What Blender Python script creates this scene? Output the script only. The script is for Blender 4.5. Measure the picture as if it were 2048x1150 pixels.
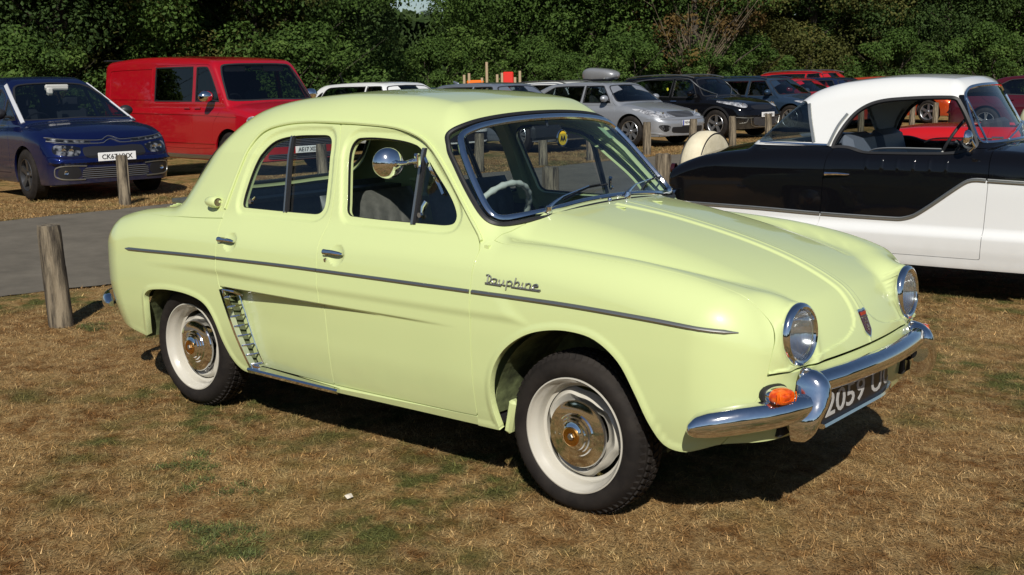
import bpy, math, random
import numpy as np
from mathutils import Vector, Matrix
R = math.radians
scene = bpy.context.scene
for o in list(bpy.data.objects):
    bpy.data.objects.remove(o)
col = scene.collection

# ------------------------------------------------------------------ camera, world, sun, exposure
cam_d = bpy.data.cameras.new('camera')
cam = bpy.data.objects.new('camera', cam_d); col.objects.link(cam)
_f = 2322.58
cam_d.sensor_width = 36.0
cam_d.lens = 36.0 * _f / 2048
cam_d.clip_end = 2000
_C = (4.604, -3.808, 1.518); _yaw, _pit, _rol = 2.2671, .1801, -.0155
_fw = Vector((math.cos(_yaw) * math.cos(_pit), math.sin(_yaw) * math.cos(_pit), -math.sin(_pit)))
_rt = Vector((math.sin(_yaw), -math.cos(_yaw), 0)); _up = _rt.cross(_fw)
_r2 = _rt * math.cos(_rol) + _up * math.sin(_rol); _u2 = _up * math.cos(_rol) - _rt * math.sin(_rol)
cam.matrix_world = Matrix(((_r2.x, _u2.x, -_fw.x, _C[0]), (_r2.y, _u2.y, -_fw.y, _C[1]), (_r2.z, _u2.z, -_fw.z, _C[2]), (0, 0, 0, 1)))
scene.camera = cam

SUN = Vector((.75, -.95, 1.0)).normalized()
w = bpy.data.worlds.new('World'); scene.world = w; w.use_nodes = True
nt = w.node_tree; nt.nodes.clear()
sky = nt.nodes.new('ShaderNodeTexSky'); sky.sky_type = 'NISHITA'; sky.sun_disc = False
sky.sun_elevation = math.asin(SUN.z); sky.sun_rotation = math.atan2(SUN.x, SUN.y)
sky.air_density = 1.0; sky.dust_density = .25; sky.ozone_density = 3.0
bg = nt.nodes.new('ShaderNodeBackground'); bg.inputs[1].default_value = .055
wo = nt.nodes.new('ShaderNodeOutputWorld')
nt.links.new(sky.outputs[0], bg.inputs[0]); nt.links.new(bg.outputs[0], wo.inputs[0])
sl = bpy.data.lights.new('sun', 'SUN'); sl.energy = 4.7; sl.angle = R(.53); sl.color = (1, .95, .87)
so = bpy.data.objects.new('sun', sl); col.objects.link(so)
so.rotation_euler = SUN.to_track_quat('Z', 'Y').to_euler(); so.location = (0, 0, 30)
scene.view_settings.view_transform = 'Standard'
scene.view_settings.look = 'None'
scene.view_settings.exposure = 0.07
scene.view_settings.gamma = 1.0
scene.cycles.max_bounces = 7; scene.cycles.transparent_max_bounces = 24
scene.cycles.glossy_bounces = 4; scene.cycles.diffuse_bounces = 3
scene.cycles.caustics_reflective = False; scene.cycles.caustics_refractive = False

# ------------------------------------------------------------------ maths helpers
def pch(xs, ys):
    xs = np.array(xs, float); ys = np.array(ys, float)
    h = np.diff(xs); d = np.diff(ys) / h
    m = np.zeros_like(xs); m[0] = d[0]; m[-1] = d[-1]
    for i in range(1, len(xs) - 1):
        m[i] = 0 if d[i-1] * d[i] <= 0 else (h[i-1] + h[i]) / ((h[i]*2 + h[i-1]) / (3*d[i-1]) + (h[i] + 2*h[i-1]) / (3*d[i]))
    def f(x):
        x = np.clip(x, xs[0], xs[-1]); i = np.clip(np.searchsorted(xs, x) - 1, 0, len(xs) - 2)
        t = (x - xs[i]) / h[i]; t2 = t*t; t3 = t2*t
        return (2*t3 - 3*t2 + 1)*ys[i] + (t3 - 2*t2 + t)*h[i]*m[i] + (-2*t3 + 3*t2)*ys[i+1] + (t3 - t2)*h[i]*m[i+1]
    return f
def smax(a, b, r):
    u = np.maximum(r + a, 0); v = np.maximum(r + b, 0)
    return np.minimum(-r, np.maximum(a, b)) + np.sqrt(u*u + v*v)
def smaxp(a, b, k):
    h = np.clip(.5 + .5*(a - b)/k, 0, 1); return b + (a - b)*h + k*h*(1 - h)
def smin(a, b, k): return -smaxp(-a, -b, k)
def sst(a, b, x):
    t = np.clip((x - a)/(b - a), 0, 1); return t*t*(3 - 2*t)
def spline(pts, n=6, closed=True):
    """Catmull-Rom through pts; a point given twice in a row stays a sharp corner"""
    P = [np.array(p, float) for p in pts]; N = len(P); out = []
    rng = range(N if closed else N - 1)
    for i in rng:
        p1, p2 = P[i], P[(i+1) % N]
        if np.allclose(p1, p2): continue
        p0 = P[i-1] if (closed or i > 0) else p1
        p3 = P[(i+2) % N] if (closed or i + 2 < N) else p2
        l = np.linalg.norm(p2 - p1)
        m1 = (p2 - p0) * l / max(np.linalg.norm(p2 - p1) + np.linalg.norm(p1 - p0), 1e-9)
        m2 = (p3 - p1) * l / max(np.linalg.norm(p3 - p2) + np.linalg.norm(p2 - p1), 1e-9)
        if np.allclose(p0, p1): m1 = p2 - p1
        if np.allclose(p3, p2): m2 = p2 - p1
        for k in range(n):
            t = k/n; t2 = t*t; t3 = t2*t
            out.append((2*t3-3*t2+1)*p1 + (t3-2*t2+t)*m1 + (-2*t3+3*t2)*p2 + (t3-t2)*m2)
    if not closed: out.append(P[-1])
    return np.array(out)
def psdf(a, b, poly):
    """signed distance to a closed polygon, positive inside"""
    P = np.asarray(poly); Q = np.roll(P, -1, 0)
    d = np.full(len(a), 1e9); ins = np.zeros(len(a), bool)
    for (x0, y0), (x1, y1) in zip(P, Q):
        ex, ey = x1 - x0, y1 - y0
        l2 = ex*ex + ey*ey
        if l2 < 1e-14: continue
        t = np.clip(((a - x0)*ex + (b - y0)*ey)/l2, 0, 1)
        d = np.minimum(d, (a - x0 - t*ex)**2 + (b - y0 - t*ey)**2)
        if y0 != y1:
            c = ((y0 > b) != (y1 > b)) & (a < ex*(b - y0)/(y1 - y0) + x0)
            ins ^= c
    return np.where(ins, 1, -1)*np.sqrt(d)

# ------------------------------------------------------------------ object helpers
def tag(o, label=None, cat=None, group=None, kind=None):
    if label: o['label'] = label
    if cat: o['category'] = cat
    if group: o['group'] = group
    if kind: o['kind'] = kind
    return o
def thing(name, label, cat, loc=(0, 0, 0), rz=0, group=None):
    o = bpy.data.objects.new(name, None); col.objects.link(o); o.empty_display_size = .2
    o.location = loc; o.rotation_euler = (0, 0, rz)
    return tag(o, label, cat, group)
def mk(name, V, F, mat, parent=None, smooth=True, normals=None, mats=None, fm=None, loc=None):
    me = bpy.data.meshes.new(name)
    V = np.asarray(V, dtype=np.float32).reshape(-1, 3)
    if isinstance(F, np.ndarray) and F.ndim == 2:
        k = F.shape[1]; n = len(F)
        me.vertices.add(len(V)); me.vertices.foreach_set('co', V.ravel())
        me.loops.add(n*k); me.loops.foreach_set('vertex_index', F.astype(np.int32).ravel())
        me.polygons.add(n); me.polygons.foreach_set('loop_start', np.arange(0, n*k, k, dtype=np.int32))
        me.update(calc_edges=True)
    else:
        me.from_pydata([tuple(map(float, v)) for v in V], [], [tuple(map(int, f)) for f in F])
    for m in (mats or [mat]): me.materials.append(m)
    if fm is not None: me.polygons.foreach_set('material_index', np.asarray(fm, dtype=np.int32))
    me.polygons.foreach_set('use_smooth', [bool(smooth)]*len(me.polygons))
    me.validate(verbose=False)
    if normals is not None and len(normals) == len(me.vertices):
        me.normals_split_custom_set_from_vertices(np.asarray(normals, dtype=np.float32))
    elif smooth == 'auto':
        try: me.set_sharp_from_angle(angle=R(38))
        except Exception: pass
    me.update()
    o = bpy.data.objects.new(name, me); col.objects.link(o)
    if parent is not None: o.parent = parent
    if loc is not None: o.location = loc
    return o
class MB:
    """collects simple shapes in one mesh"""
    def __init__(s): s.v = []; s.f = []; s.m = []; s.n = 0
    def add(s, V, F, m=0):
        V = [tuple(v) for v in V]
        s.v += V; s.f += [tuple(i + s.n for i in f) for f in F]; s.m += [m]*len(F); s.n += len(V); return s
    def box(s, c, d, rot=None, m=0, bev=0.0):
        x, y, z = (k/2 for k in d)
        if bev <= 0:
            V = [Vector((a*x, b*y, e*z)) for a in (-1, 1) for b in (-1, 1) for e in (-1, 1)]
            F = [(0, 1, 3, 2), (4, 6, 7, 5), (0, 4, 5, 1), (2, 3, 7, 6), (0, 2, 6, 4), (1, 5, 7, 3)]
        else:
            bv = min(bev, x*.98, y*.98, z*.98)
            V = []; idx = {}
            for a in (-1, 1):
                for b in (-1, 1):
                    for e in (-1, 1):
                        for ax in range(3):
                            p = [a*(x-bv), b*(y-bv), e*(z-bv)]
                            p[ax] = (a*x, b*y, e*z)[ax]
                            idx[(a, b, e, ax)] = len(V); V.append(Vector(p))
            F = []
            for ax in range(3):
                o1, o2 = [k for k in range(3) if k != ax]
                for sg in (-1, 1):
                    q = []
                    for (u, vv) in ((-1, -1), (1, -1), (1, 1), (-1, 1)):
                        k = [0, 0, 0]; k[ax] = sg; k[o1] = u; k[o2] = vv; q.append(idx[(*k, ax)])
                    if (sg > 0) == (ax == 1): q.reverse()
                    F.append(tuple(q))
            for ax in range(3):
                o1, o2 = [k for k in range(3) if k != ax]
                for u in (-1, 1):
                    for vv in (-1, 1):
                        q = []
                        for e, aa in ((-1, o1), (1, o1), (1, o2), (-1, o2)):
                            k = [0, 0, 0]; k[ax] = e; k[o1] = u; k[o2] = vv; q.append(idx[(*k, aa)])
                        F.append(tuple(q))
            for a in (-1, 1):
                for b in (-1, 1):
                    for e in (-1, 1): F.append(tuple(idx[(a, b, e, ax)] for ax in range(3)))
        if rot is not None:
            M = rot if isinstance(rot, Matrix) else Matrix.Rotation(rot, 3, 'Z'); V = [M @ v for v in V]
        return s.add([v + Vector(c) for v in V], F, m)
    def tube(s, pts, r, n=8, m=0, cap=True, closed=False):
        P = [Vector(p) for p in pts]; k = len(P); rr = r if hasattr(r, '__len__') else [r]*k
        V = []; F = []; up = None
        for i in range(k):
            a = P[(i-1) % k] if (closed or i > 0) else P[i]; b = P[(i+1) % k] if (closed or i < k-1) else P[i]
            t = (b - a).normalized()
            if up is None:
                up = Vector((0, 0, 1)) if abs(t.z) < .9 else Vector((1, 0, 0))
            x = t.cross(up).normalized(); up = x.cross(t).normalized()
            for j in range(n):
                q = 2*math.pi*j/n; V.append(P[i] + x*math.cos(q)*rr[i] + up*math.sin(q)*rr[i])
        for i in range(k if closed else k-1):
            for j in range(n):
                i2 = (i+1) % k
                F.append((i*n + j, i*n + (j+1) % n, i2*n + (j+1) % n, i2*n + j))
        if cap and not closed:
            F.append(tuple(range(n))[::-1]); F.append(tuple((k-1)*n + j for j in range(n)))
        return s.add(V, F, m)
    def lathe(s, prof, n=48, c=(0, 0, 0), axis='y', m=0, a0=0, a1=2*math.pi, sg=1):
        """prof: (radius, offset along axis)"""
        V = []; F = []; full = abs(a1 - a0 - 2*math.pi) < 1e-6; k = len(prof); nn = n if full else n+1
        for j in range(nn):
            q = a0 + (a1 - a0)*j/n; cc, ss = math.cos(q), math.sin(q)
            for (r, h) in prof:
                h *= sg
                v = (r*cc, h, r*ss) if axis == 'y' else ((h, r*cc, r*ss) if axis == 'x' else (r*cc, r*ss, h))
                V.append((v[0]+c[0], v[1]+c[1], v[2]+c[2]))
        for j in range(n):
            j2 = (j+1) % nn
            for i in range(k-1):
                q = (j*k+i, j*k+i+1, j2*k+i+1, j2*k+i)
                F.append(q)
        return s.add(V, F, m)
    def build(s, name, mat, parent=None, smooth='auto', mats=None, loc=None):
        return mk(name, s.v, s.f, mat, parent, smooth, mats=mats, fm=s.m if mats else None, loc=loc)
def flip_copy(o, parent=None):
    """the mirror image (y -> -y) of a part, as an object with a mesh of its own"""
    me = o.data; n = len(me.vertices)
    V = np.zeros(n*3, dtype=np.float32); me.vertices.foreach_get('co', V); V = V.reshape(-1, 3)*np.array([1, -1, 1], np.float32)
    F = [tuple(reversed(p.vertices)) for p in me.polygons]
    fm = [p.material_index for p in me.polygons]
    return mk(o.name.split('.')[0], V, F, None, parent or o.parent, 'auto', mats=list(me.materials), fm=fm)

# ------------------------------------------------------------------ materials
def mat(name, base=(.5, .5, .5), rough=.5, metal=0, coat=0, spec=.5, emit=None, estr=0, trans=0, alpha=1):
    m = bpy.data.materials.new(name); m.use_nodes = True
    b = m.node_tree.nodes['Principled BSDF']
    b.inputs['Base Color'].default_value = (*base, 1); b.inputs['Roughness'].default_value = rough
    b.inputs['Metallic'].default_value = metal; b.inputs['Coat Weight'].default_value = coat
    b.inputs['Coat Roughness'].default_value = .04
    b.inputs['Specular IOR Level'].default_value = spec
    if trans: b.inputs['Transmission Weight'].default_value = trans
    return m
def node(m, t, **k):
    n = m.node_tree.nodes.new(t)
    for a, b in k.items(): setattr(n, a, b)
    return n
def noise_var(m, c1, c2, scale=20, detail=4, rough=.6, bump=0, bscale=None, stretch=None, r1=None, r2=None, lo=.35, hi=.65, dist=.01):
    nt = m.node_tree; b = nt.nodes['Principled BSDF']; L = nt.links.new
    tc = node(m, 'ShaderNodeTexCoord'); mp = node(m, 'ShaderNodeMapping')
    if stretch: mp.inputs['Scale'].default_value = stretch
    L(tc.outputs['Object'], mp.inputs[0])
    n = node(m, 'ShaderNodeTexNoise'); n.inputs['Scale'].default_value = scale; n.inputs['Detail'].default_value = detail; n.inputs['Roughness'].default_value = rough
    L(mp.outputs[0], n.inputs['Vector'])
    cr = node(m, 'ShaderNodeValToRGB'); cr.color_ramp.elements[0].color = (*c1, 1); cr.color_ramp.elements[1].color = (*c2, 1)
    cr.color_ramp.elements[0].position = lo; cr.color_ramp.elements[1].position = hi
    L(n.outputs['Fac'], cr.inputs[0]); L(cr.outputs[0], b.inputs['Base Color'])
    if r1 is not None:
        mr = node(m, 'ShaderNodeMapRange'); mr.inputs['To Min'].default_value = r1; mr.inputs['To Max'].default_value = r2
        L(n.outputs['Fac'], mr.inputs['Value']); L(mr.outputs[0], b.inputs['Roughness'])
    if bump:
        n2 = node(m, 'ShaderNodeTexNoise'); n2.inputs['Scale'].default_value = bscale or scale*2; n2.inputs['Detail'].default_value = 5
        L(mp.outputs[0], n2.inputs['Vector'])
        bp = node(m, 'ShaderNodeBump'); bp.inputs['Strength'].default_value = bump; bp.inputs['Distance'].default_value = dist
        L(n2.outputs['Fac'], bp.inputs['Height']); L(bp.outputs[0], b.inputs['Normal'])
    return m
def paint(name, base, flake=False, dust=.0, rough=.35):
    m = mat(name, base, rough, 0.0 if not flake else .45, 1.0, spec=.0 if max(base) < .3 else .25)
    nt = m.node_tree; b = nt.nodes['Principled BSDF']; L = nt.links.new
    tc = node(m, 'ShaderNodeTexCoord')
    n = node(m, 'ShaderNodeTexNoise'); n.inputs['Scale'].default_value = 2.3; n.inputs['Detail'].default_value = 3
    L(tc.outputs['Object'], n.inputs['Vector'])
    bp = node(m, 'ShaderNodeBump'); bp.inputs['Strength'].default_value = .05; bp.inputs['Distance'].default_value = .03
    L(n.outputs['Fac'], bp.inputs['Height']); L(bp.outputs[0], b.inputs['Coat Normal'])
    n2 = node(m, 'ShaderNodeTexNoise'); n2.inputs['Scale'].default_value = 9; n2.inputs['Detail'].default_value = 6
    L(tc.outputs['Object'], n2.inputs['Vector'])
    mr = node(m, 'ShaderNodeMapRange'); mr.inputs['To Min'].default_value = .02; mr.inputs['To Max'].default_value = .07 + dust
    L(n2.outputs['Fac'], mr.inputs['Value']); L(mr.outputs[0], b.inputs['Coat Roughness'])
    # road dust lying on the lower panels
    sp = node(m, 'ShaderNodeSeparateXYZ'); L(tc.outputs['Object'], sp.inputs[0])
    md = node(m, 'ShaderNodeMapRange'); md.inputs['From Min'].default_value = .5; md.inputs['From Max'].default_value = .18
    md.inputs['To Min'].default_value = .0; md.inputs['To Max'].default_value = .35
    L(sp.outputs['Z'], md.inputs['Value'])
    mm = node(m, 'ShaderNodeMath', operation='MULTIPLY'); L(md.outputs[0], mm.inputs[0]); L(n2.outputs['Fac'], mm.inputs[1])
    mx = node(m, 'ShaderNodeMix', data_type='RGBA'); mx.inputs['A'].default_value = (*base, 1); mx.inputs['B'].default_value = (.25, .21, .15, 1)
    L(mm.outputs[0], mx.inputs['Factor']); L(mx.outputs['Result'], b.inputs['Base Color'])
    return m
def glass(name, tint=(.8, .85, .85), rough=0.0, refl=1.0):
    m = bpy.data.materials.new(name); m.use_nodes = True; nt = m.node_tree; nt.nodes.clear(); L = nt.links.new
    t = nt.nodes.new('ShaderNodeBsdfTransparent'); t.inputs[0].default_value = (*tint, 1)
    g = nt.nodes.new('ShaderNodeBsdfGlossy'); g.inputs['Roughness'].default_value = rough; g.inputs[0].default_value = (refl, refl, refl, 1)
    gm = nt.nodes.new('ShaderNodeNewGeometry'); vd = nt.nodes.new('ShaderNodeVectorMath'); vd.operation = 'DOT_PRODUCT'
    L(gm.outputs['Normal'], vd.inputs[0]); L(gm.outputs['Incoming'], vd.inputs[1])
    def mth(op, a_, b_=None):
        n = nt.nodes.new('ShaderNodeMath'); n.operation = op; n.use_clamp = op in ('SUBTRACT', 'ADD')
        for i, q in enumerate((a_, b_)):
            if q is None: continue
            if isinstance(q, (int, float)): n.inputs[i].default_value = q
            else: L(q, n.inputs[i])
        return n.outputs[0]
    c = mth('ABSOLUTE', vd.outputs['Value']); k = mth('POWER', mth('SUBTRACT', 1.0, c), 5.0)
    mu_ = mth('ADD', mth('MULTIPLY', k, .92), .07)   # both faces of the pane reflect
    mx = nt.nodes.new('ShaderNodeMixShader'); L(mu_, mx.inputs[0]); L(t.outputs[0], mx.inputs[1]); L(g.outputs[0], mx.inputs[2])
    o = nt.nodes.new('ShaderNodeOutputMaterial'); L(mx.outputs[0], o.inputs[0])
    return m
M = {}
M['green'] = paint('pale_green_paint', (.575, .655, .305))
M['chrome'] = mat('chrome', (.86, .87, .88), .06, 1)
noise_var(M['chrome'], (.82, .83, .84), (.9, .9, .9), 60, r1=.03, r2=.12)
M['alu'] = mat('brushed_trim', (.50, .50, .46), .42, 1)
M['gold'] = mat('gold_cap', (.75, .38, .10), .22, 1)
M['rubber'] = mat('black_rubber', (.012, .012, .013), .55)
M['tyre'] = noise_var(mat('tyre_rubber', (.03, .028, .026), .75), (.013, .011, .010), (.024, .020, .017), 14, bump=.2, bscale=120, dist=.002)
M['tyre'].node_tree.nodes['Principled BSDF'].inputs['Specular IOR Level'].default_value = .18
M['rim_cream'] = paint('cream_wheel_paint', (.56, .54, .47))
M['rim_alloy'] = mat('alloy_wheel', (.55, .56, .58), .3, .9)
M['rim_dark'] = mat('dark_alloy_wheel', (.08, .08, .085), .35, .7)
M['dark'] = mat('underbody_black', (.012, .012, .012), .9)
M['underseal'] = noise_var(mat('green_underseal', (.1, .12, .05), .8), (.05, .06, .025), (.16, .19, .08), 12, bump=.4)
M['glass'] = glass('clear_glass', (.80, .86, .87))
M['ws_glass'] = glass('windscreen_glass', (.72, .80, .83))
M['tint'] = glass('tinted_glass', (.42, .48, .50))
M['dark_glass'] = glass('privacy_glass', (.05, .06, .07))
M['lens'] = glass('lamp_glass', (.93, .95, .95), .02)
M['lamp_lens'] = glass('fluted_lens', (.90, .92, .92), .08)
def _frost(m, k):
    nt = m.node_tree; o = [n for n in nt.nodes if n.type == 'OUTPUT_MATERIAL'][0]; src = o.inputs[0].links[0].from_socket
    d = nt.nodes.new('ShaderNodeBsdfDiffuse'); d.inputs[0].default_value = (.75, .77, .77, 1); x = nt.nodes.new('ShaderNodeMixShader'); x.inputs[0].default_value = k
    nt.links.new(src, x.inputs[1]); nt.links.new(d.outputs[0], x.inputs[2]); nt.links.new(x.outputs[0], o.inputs[0])
_frost(M['lamp_lens'], .07)
M['amber'] = mat('amber_lens', (.75, .10, .006), .14, 0, 1); noise_var(M['amber'], (.55, .05, .004), (.85, .15, .008), 45, detail=1, lo=.35, hi=.65); M['amber'].node_tree.nodes['Principled BSDF'].inputs['Subsurface Weight'].default_value = 0
M['red_lens'] = mat('red_lens', (.5, .02, .01), .1, 0, 1)
M['vinyl'] = noise_var(mat('grey_green_vinyl', (.08, .085, .075), .5), (.065, .07, .062), (.095, .10, .088), 30, bump=.1)
M['vinyl_cream'] = noise_var(mat('cream_vinyl', (.55, .5, .38), .5), (.5, .46, .34), (.6, .56, .44), 20, bump=.08)
M['ivory'] = mat('ivory_plastic', (.62, .62, .52), .25, 0, .6)
M['carpet'] = mat('dark_carpet', (.03, .03, .028), .95)
M['headlining'] = mat('headlining', (.30, .30, .24), .9)
M['plate_black'] = mat('black_plate', (.012, .011, .011), .35)
M['plate_white'] = mat('white_plate', (.8, .8, .78), .4)
M['plate_yellow'] = mat('yellow_plate', (.75, .5, .05), .4)
M['print_black'] = mat('black_print', (.01, .01, .01), .5)
M['print_silver'] = mat('silver_print', (.45, .44, .42), .5)
M['euro'] = mat('blue_band', (.02, .05, .35), .4)
M['seat_dark'] = mat('dark_upholstery', (.035, .035, .04), .85)
M['plastic'] = mat('black_plastic', (.02, .02, .022), .45)
M['reflector'] = mat('lamp_reflector', (.85, .86, .87), .12, 1)
M['gap'] = mat('panel_gap', (.01, .01, .008), .9)
# ------------------------------------------------------------------ shaped bodies: a smooth surface found along rays, then cut into panels
def body_grid(fn, xa, xb, zs, nx, nt, ne, tmax=1.9):
    """near half (y<0) of the closed surface fn=0, as a grid of points"""
    th = np.linspace(0, math.pi, nt)          # 0 = down, pi = up, through -y
    O = []; D = []
    rad = np.stack([0*th, -np.sin(th), -np.cos(th)], 1)
    for a in np.linspace(math.pi/2, 0, ne, endpoint=False):
        O.append(np.tile([xa, 0, zs], (nt, 1))); D.append(rad*math.cos(a) + np.array([-math.sin(a), 0, 0]))
    for x in np.linspace(xa, xb, nx):
        O.append(np.tile([x, 0, zs], (nt, 1))); D.append(rad)
    for a in np.linspace(0, math.pi/2, ne + 1)[1:]:
        O.append(np.tile([xb, 0, zs], (nt, 1))); D.append(rad*math.cos(a) + np.array([math.sin(a), 0, 0]))
    O = np.concatenate(O); D = np.concatenate(D)
    lo = np.full(len(O), .01); hi = np.full(len(O), tmax)
    for _ in range(21):
        mid = (lo + hi)/2; P = O + D*mid[:, None]
        v = fn(P[:, 0], P[:, 1], P[:, 2]) < 0
        lo = np.where(v, mid, lo); hi = np.where(v, hi, mid)
    V = O + D*((lo + hi)/2)[:, None]
    V[:, 1] = np.minimum(V[:, 1], 0)
    rows = len(V)//nt
    i = np.arange(rows - 1)[:, None]*nt; j = np.arange(nt - 1)[None]
    a = (i + j).ravel(); b = a + 1; c = a + nt + 1; d = a + nt
    F = np.concatenate([np.stack([a, d, c], 1), np.stack([a, c, b], 1)])
    return V, F
def clip(V, F, s):
    """keep the side s>0 of a triangle mesh"""
    s = np.where(np.abs(s) < 2e-5, 2e-5, s)
    pos = s[F] > 0; cnt = pos.sum(1)
    full = F[cnt == 3]
    out = [full]; newV = []; base = len(V)
    A = F[cnt == 1]; pa = pos[cnt == 1]
    k = np.argmax(pa, 1); r = np.arange(len(A))
    a = A[r, k]; b = A[r, (k+1) % 3]; c = A[r, (k+2) % 3]
    B = F[cnt == 2]; pb = ~pos[cnt == 2]
    k2 = np.argmax(pb, 1); r2 = np.arange(len(B))
    a2 = B[r2, k2]; b2 = B[r2, (k2+1) % 3]; c2 = B[r2, (k2+2) % 3]
    E = np.concatenate([np.stack([a, b], 1), np.stack([a, c], 1), np.stack([a2, b2], 1), np.stack([a2, c2], 1)])
    if len(E):
        Es = np.sort(E, 1); key = Es[:, 0].astype(np.int64)*(len(V) + 1) + Es[:, 1]
        u, idx, inv = np.unique(key, return_index=True, return_inverse=True)
        e = Es[idx]; t = s[e[:, 0]]/(s[e[:, 0]] - s[e[:, 1]])
        newV = V[e[:, 0]] + (V[e[:, 1]] - V[e[:, 0]])*t[:, None]
        inv = inv.ravel() + base
        n1 = len(a); n2 = len(a2)
        ab = inv[:n1]; ac = inv[n1:2*n1]; ab2 = inv[2*n1:2*n1 + n2]; ac2 = inv[2*n1 + n2:]
        out.append(np.stack([a, ab, ac], 1))
        out.append(np.stack([ab2, b2, c2], 1)); out.append(np.stack([ab2, c2, ac2], 1))
        V = np.concatenate([V, newV])
    F = np.concatenate(out)
    used = np.unique(F); mp = np.full(len(V), -1, np.int64); mp[used] = np.arange(len(used))
    return V[used], mp[F]
def fgrad(fn, X, e=1e-3):
    g = np.stack([fn(*(X + np.eye(3)[k]*e).T) - fn(*(X - np.eye(3)[k]*e).T) for k in range(3)], 1)/(2*e)
    return g
def cut_panel(fn, V, F, fields, disp=None, depth=.015, both=False, off=0.0, keep_y0=True):
    """clip by the fields, settle the points on the surface, displace, turn the free edges inwards"""
    for fl in fields:
        V, F = clip(V, F, fl(V))
        if len(F) == 0: return None
    for _ in range(2):
        v = fn(*V.T); g = fgrad(fn, V); st = (v/np.maximum((g*g).sum(1), 1e-6))[:, None]*g
        st *= np.minimum(1, .01/np.maximum(np.linalg.norm(st, axis=1), 1e-9))[:, None]
        y0 = np.abs(V[:, 1]) < 1e-6
        V = V - st; V[y0, 1] = 0
    g = fgrad(fn, V); N = g/np.linalg.norm(g, axis=1)[:, None]; N[np.abs(V[:, 1]) < 1e-6, 1] = 0
    N /= np.linalg.norm(N, axis=1)[:, None]
    if disp is not None:
        d0 = disp(V); e = 2e-3
        gd = np.stack([(disp(V + np.eye(3)[k]*e) - disp(V - np.eye(3)[k]*e))/(2*e) for k in range(3)], 1)
        gd -= (gd*N).sum(1)[:, None]*N
        V = V + N*d0[:, None]; N = N - gd; N /= np.linalg.norm(N, axis=1)[:, None]
    if off: V = V + N*off
    if depth:
        E = np.concatenate([F[:, [0, 1]], F[:, [1, 2]], F[:, [2, 0]]])
        key = np.sort(E, 1); k = key[:, 0]*(len(V) + 1) + key[:, 1]
        u, idx, c = np.unique(k, return_index=True, return_counts=True)
        be = E[idx[c == 1]]
        be = be[~((np.abs(V[be[:, 0], 1]) < 1e-5) & (np.abs(V[be[:, 1], 1]) < 1e-5))]
        if len(be):
            vs = np.unique(be); mp = np.full(len(V), -1, np.int64); mp[vs] = np.arange(len(vs))
            dirs = np.zeros((len(vs), 3)); t = V[be[:, 1]] - V[be[:, 0]]
            b = np.cross(t, N[be[:, 0]])
            np.add.at(dirs, mp[be[:, 0]], b); np.add.at(dirs, mp[be[:, 1]], b)
            dirs /= np.maximum(np.linalg.norm(dirs, axis=1), 1e-9)[:, None]
            n0 = len(V); m_ = len(vs); n = N[vs]
            r = min(.004, depth*.3)
            V = np.concatenate([V, V[vs] - n*r*.5 , V[vs] - n*depth])
            N = np.concatenate([N, (dirs + n*.25), dirs]); N /= np.maximum(np.linalg.norm(N, axis=1), 1e-9)[:, None]
            i0, i1 = be[:, 0], be[:, 1]; j0, j1 = mp[i0] + n0, mp[i1] + n0; k0, k1 = j0 + m_, j1 + m_
            F = np.concatenate([F, np.stack([i1, i0, j0], 1), np.stack([i1, j0, j1], 1), np.stack([j1, j0, k0], 1), np.stack([j1, k0, k1], 1)])
    if both:
        n0 = len(V); V2 = V*np.array([1, -1, 1]); N2 = N*np.array([1, -1, 1])
        V = np.concatenate([V, V2]); N = np.concatenate([N, N2]); F = np.concatenate([F, F[:, ::-1] + n0])
    return V, F, N
def place_panel(name, res, mat_, parent, mirror=False):
    if res is None: return None
    V, F, N = res
    if mirror: V = V*np.array([1, -1, 1]); N = N*np.array([1, -1, 1]); F = F[:, ::-1]
    return mk(name, V, F, mat_, parent, True, normals=N)
def hit(fn, O, D, t0, t1, n=60):
    """first crossing along rays O+tD, from outside"""
    O = np.atleast_2d(O).astype(float); D = np.atleast_2d(D).astype(float)
    D = np.broadcast_to(D, O.shape); D = D/np.linalg.norm(D, axis=1)[:, None]
    ts = np.linspace(t0, t1, n); lo = np.full(len(O), t1); hi = np.full(len(O), t1); found = np.zeros(len(O), bool)
    for a, b in zip(ts[:-1], ts[1:]):
        v = fn(*(O + D*b).T) < 0
        new = v & ~found; lo[new] = a; hi[new] = b; found |= new
    for _ in range(18):
        m_ = (lo + hi)/2; v = fn(*(O + D*m_[:, None]).T) < 0
        hi = np.where(v, m_, hi); lo = np.where(v, lo, m_)
    X = O + D*hi[:, None]; g = fgrad(fn, X); return X, g/np.linalg.norm(g, axis=1)[:, None]
def on_side(fn, xz, sgn=-1):
    xz = np.atleast_2d(xz); O = np.stack([xz[:, 0], np.full(len(xz), sgn*1.4), xz[:, 1]], 1)
    return hit(fn, O, (0, -sgn, 0), 0, 1.35)
def on_front(fn, yz, x0=3.6, L=2.6, d=-1):
    yz = np.atleast_2d(yz); O = np.stack([np.full(len(yz), x0), yz[:, 0], yz[:, 1]], 1)
    return hit(fn, O, (d, 0, 0), 0, L, 140)
def on_top(fn, xy, z0=2.2, L=2.0):
    xy = np.atleast_2d(xy); O = np.stack([xy[:, 0], xy[:, 1], np.full(len(xy), z0)], 1)
    return hit(fn, O, (0, 0, -1), 0, L, 100)
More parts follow.
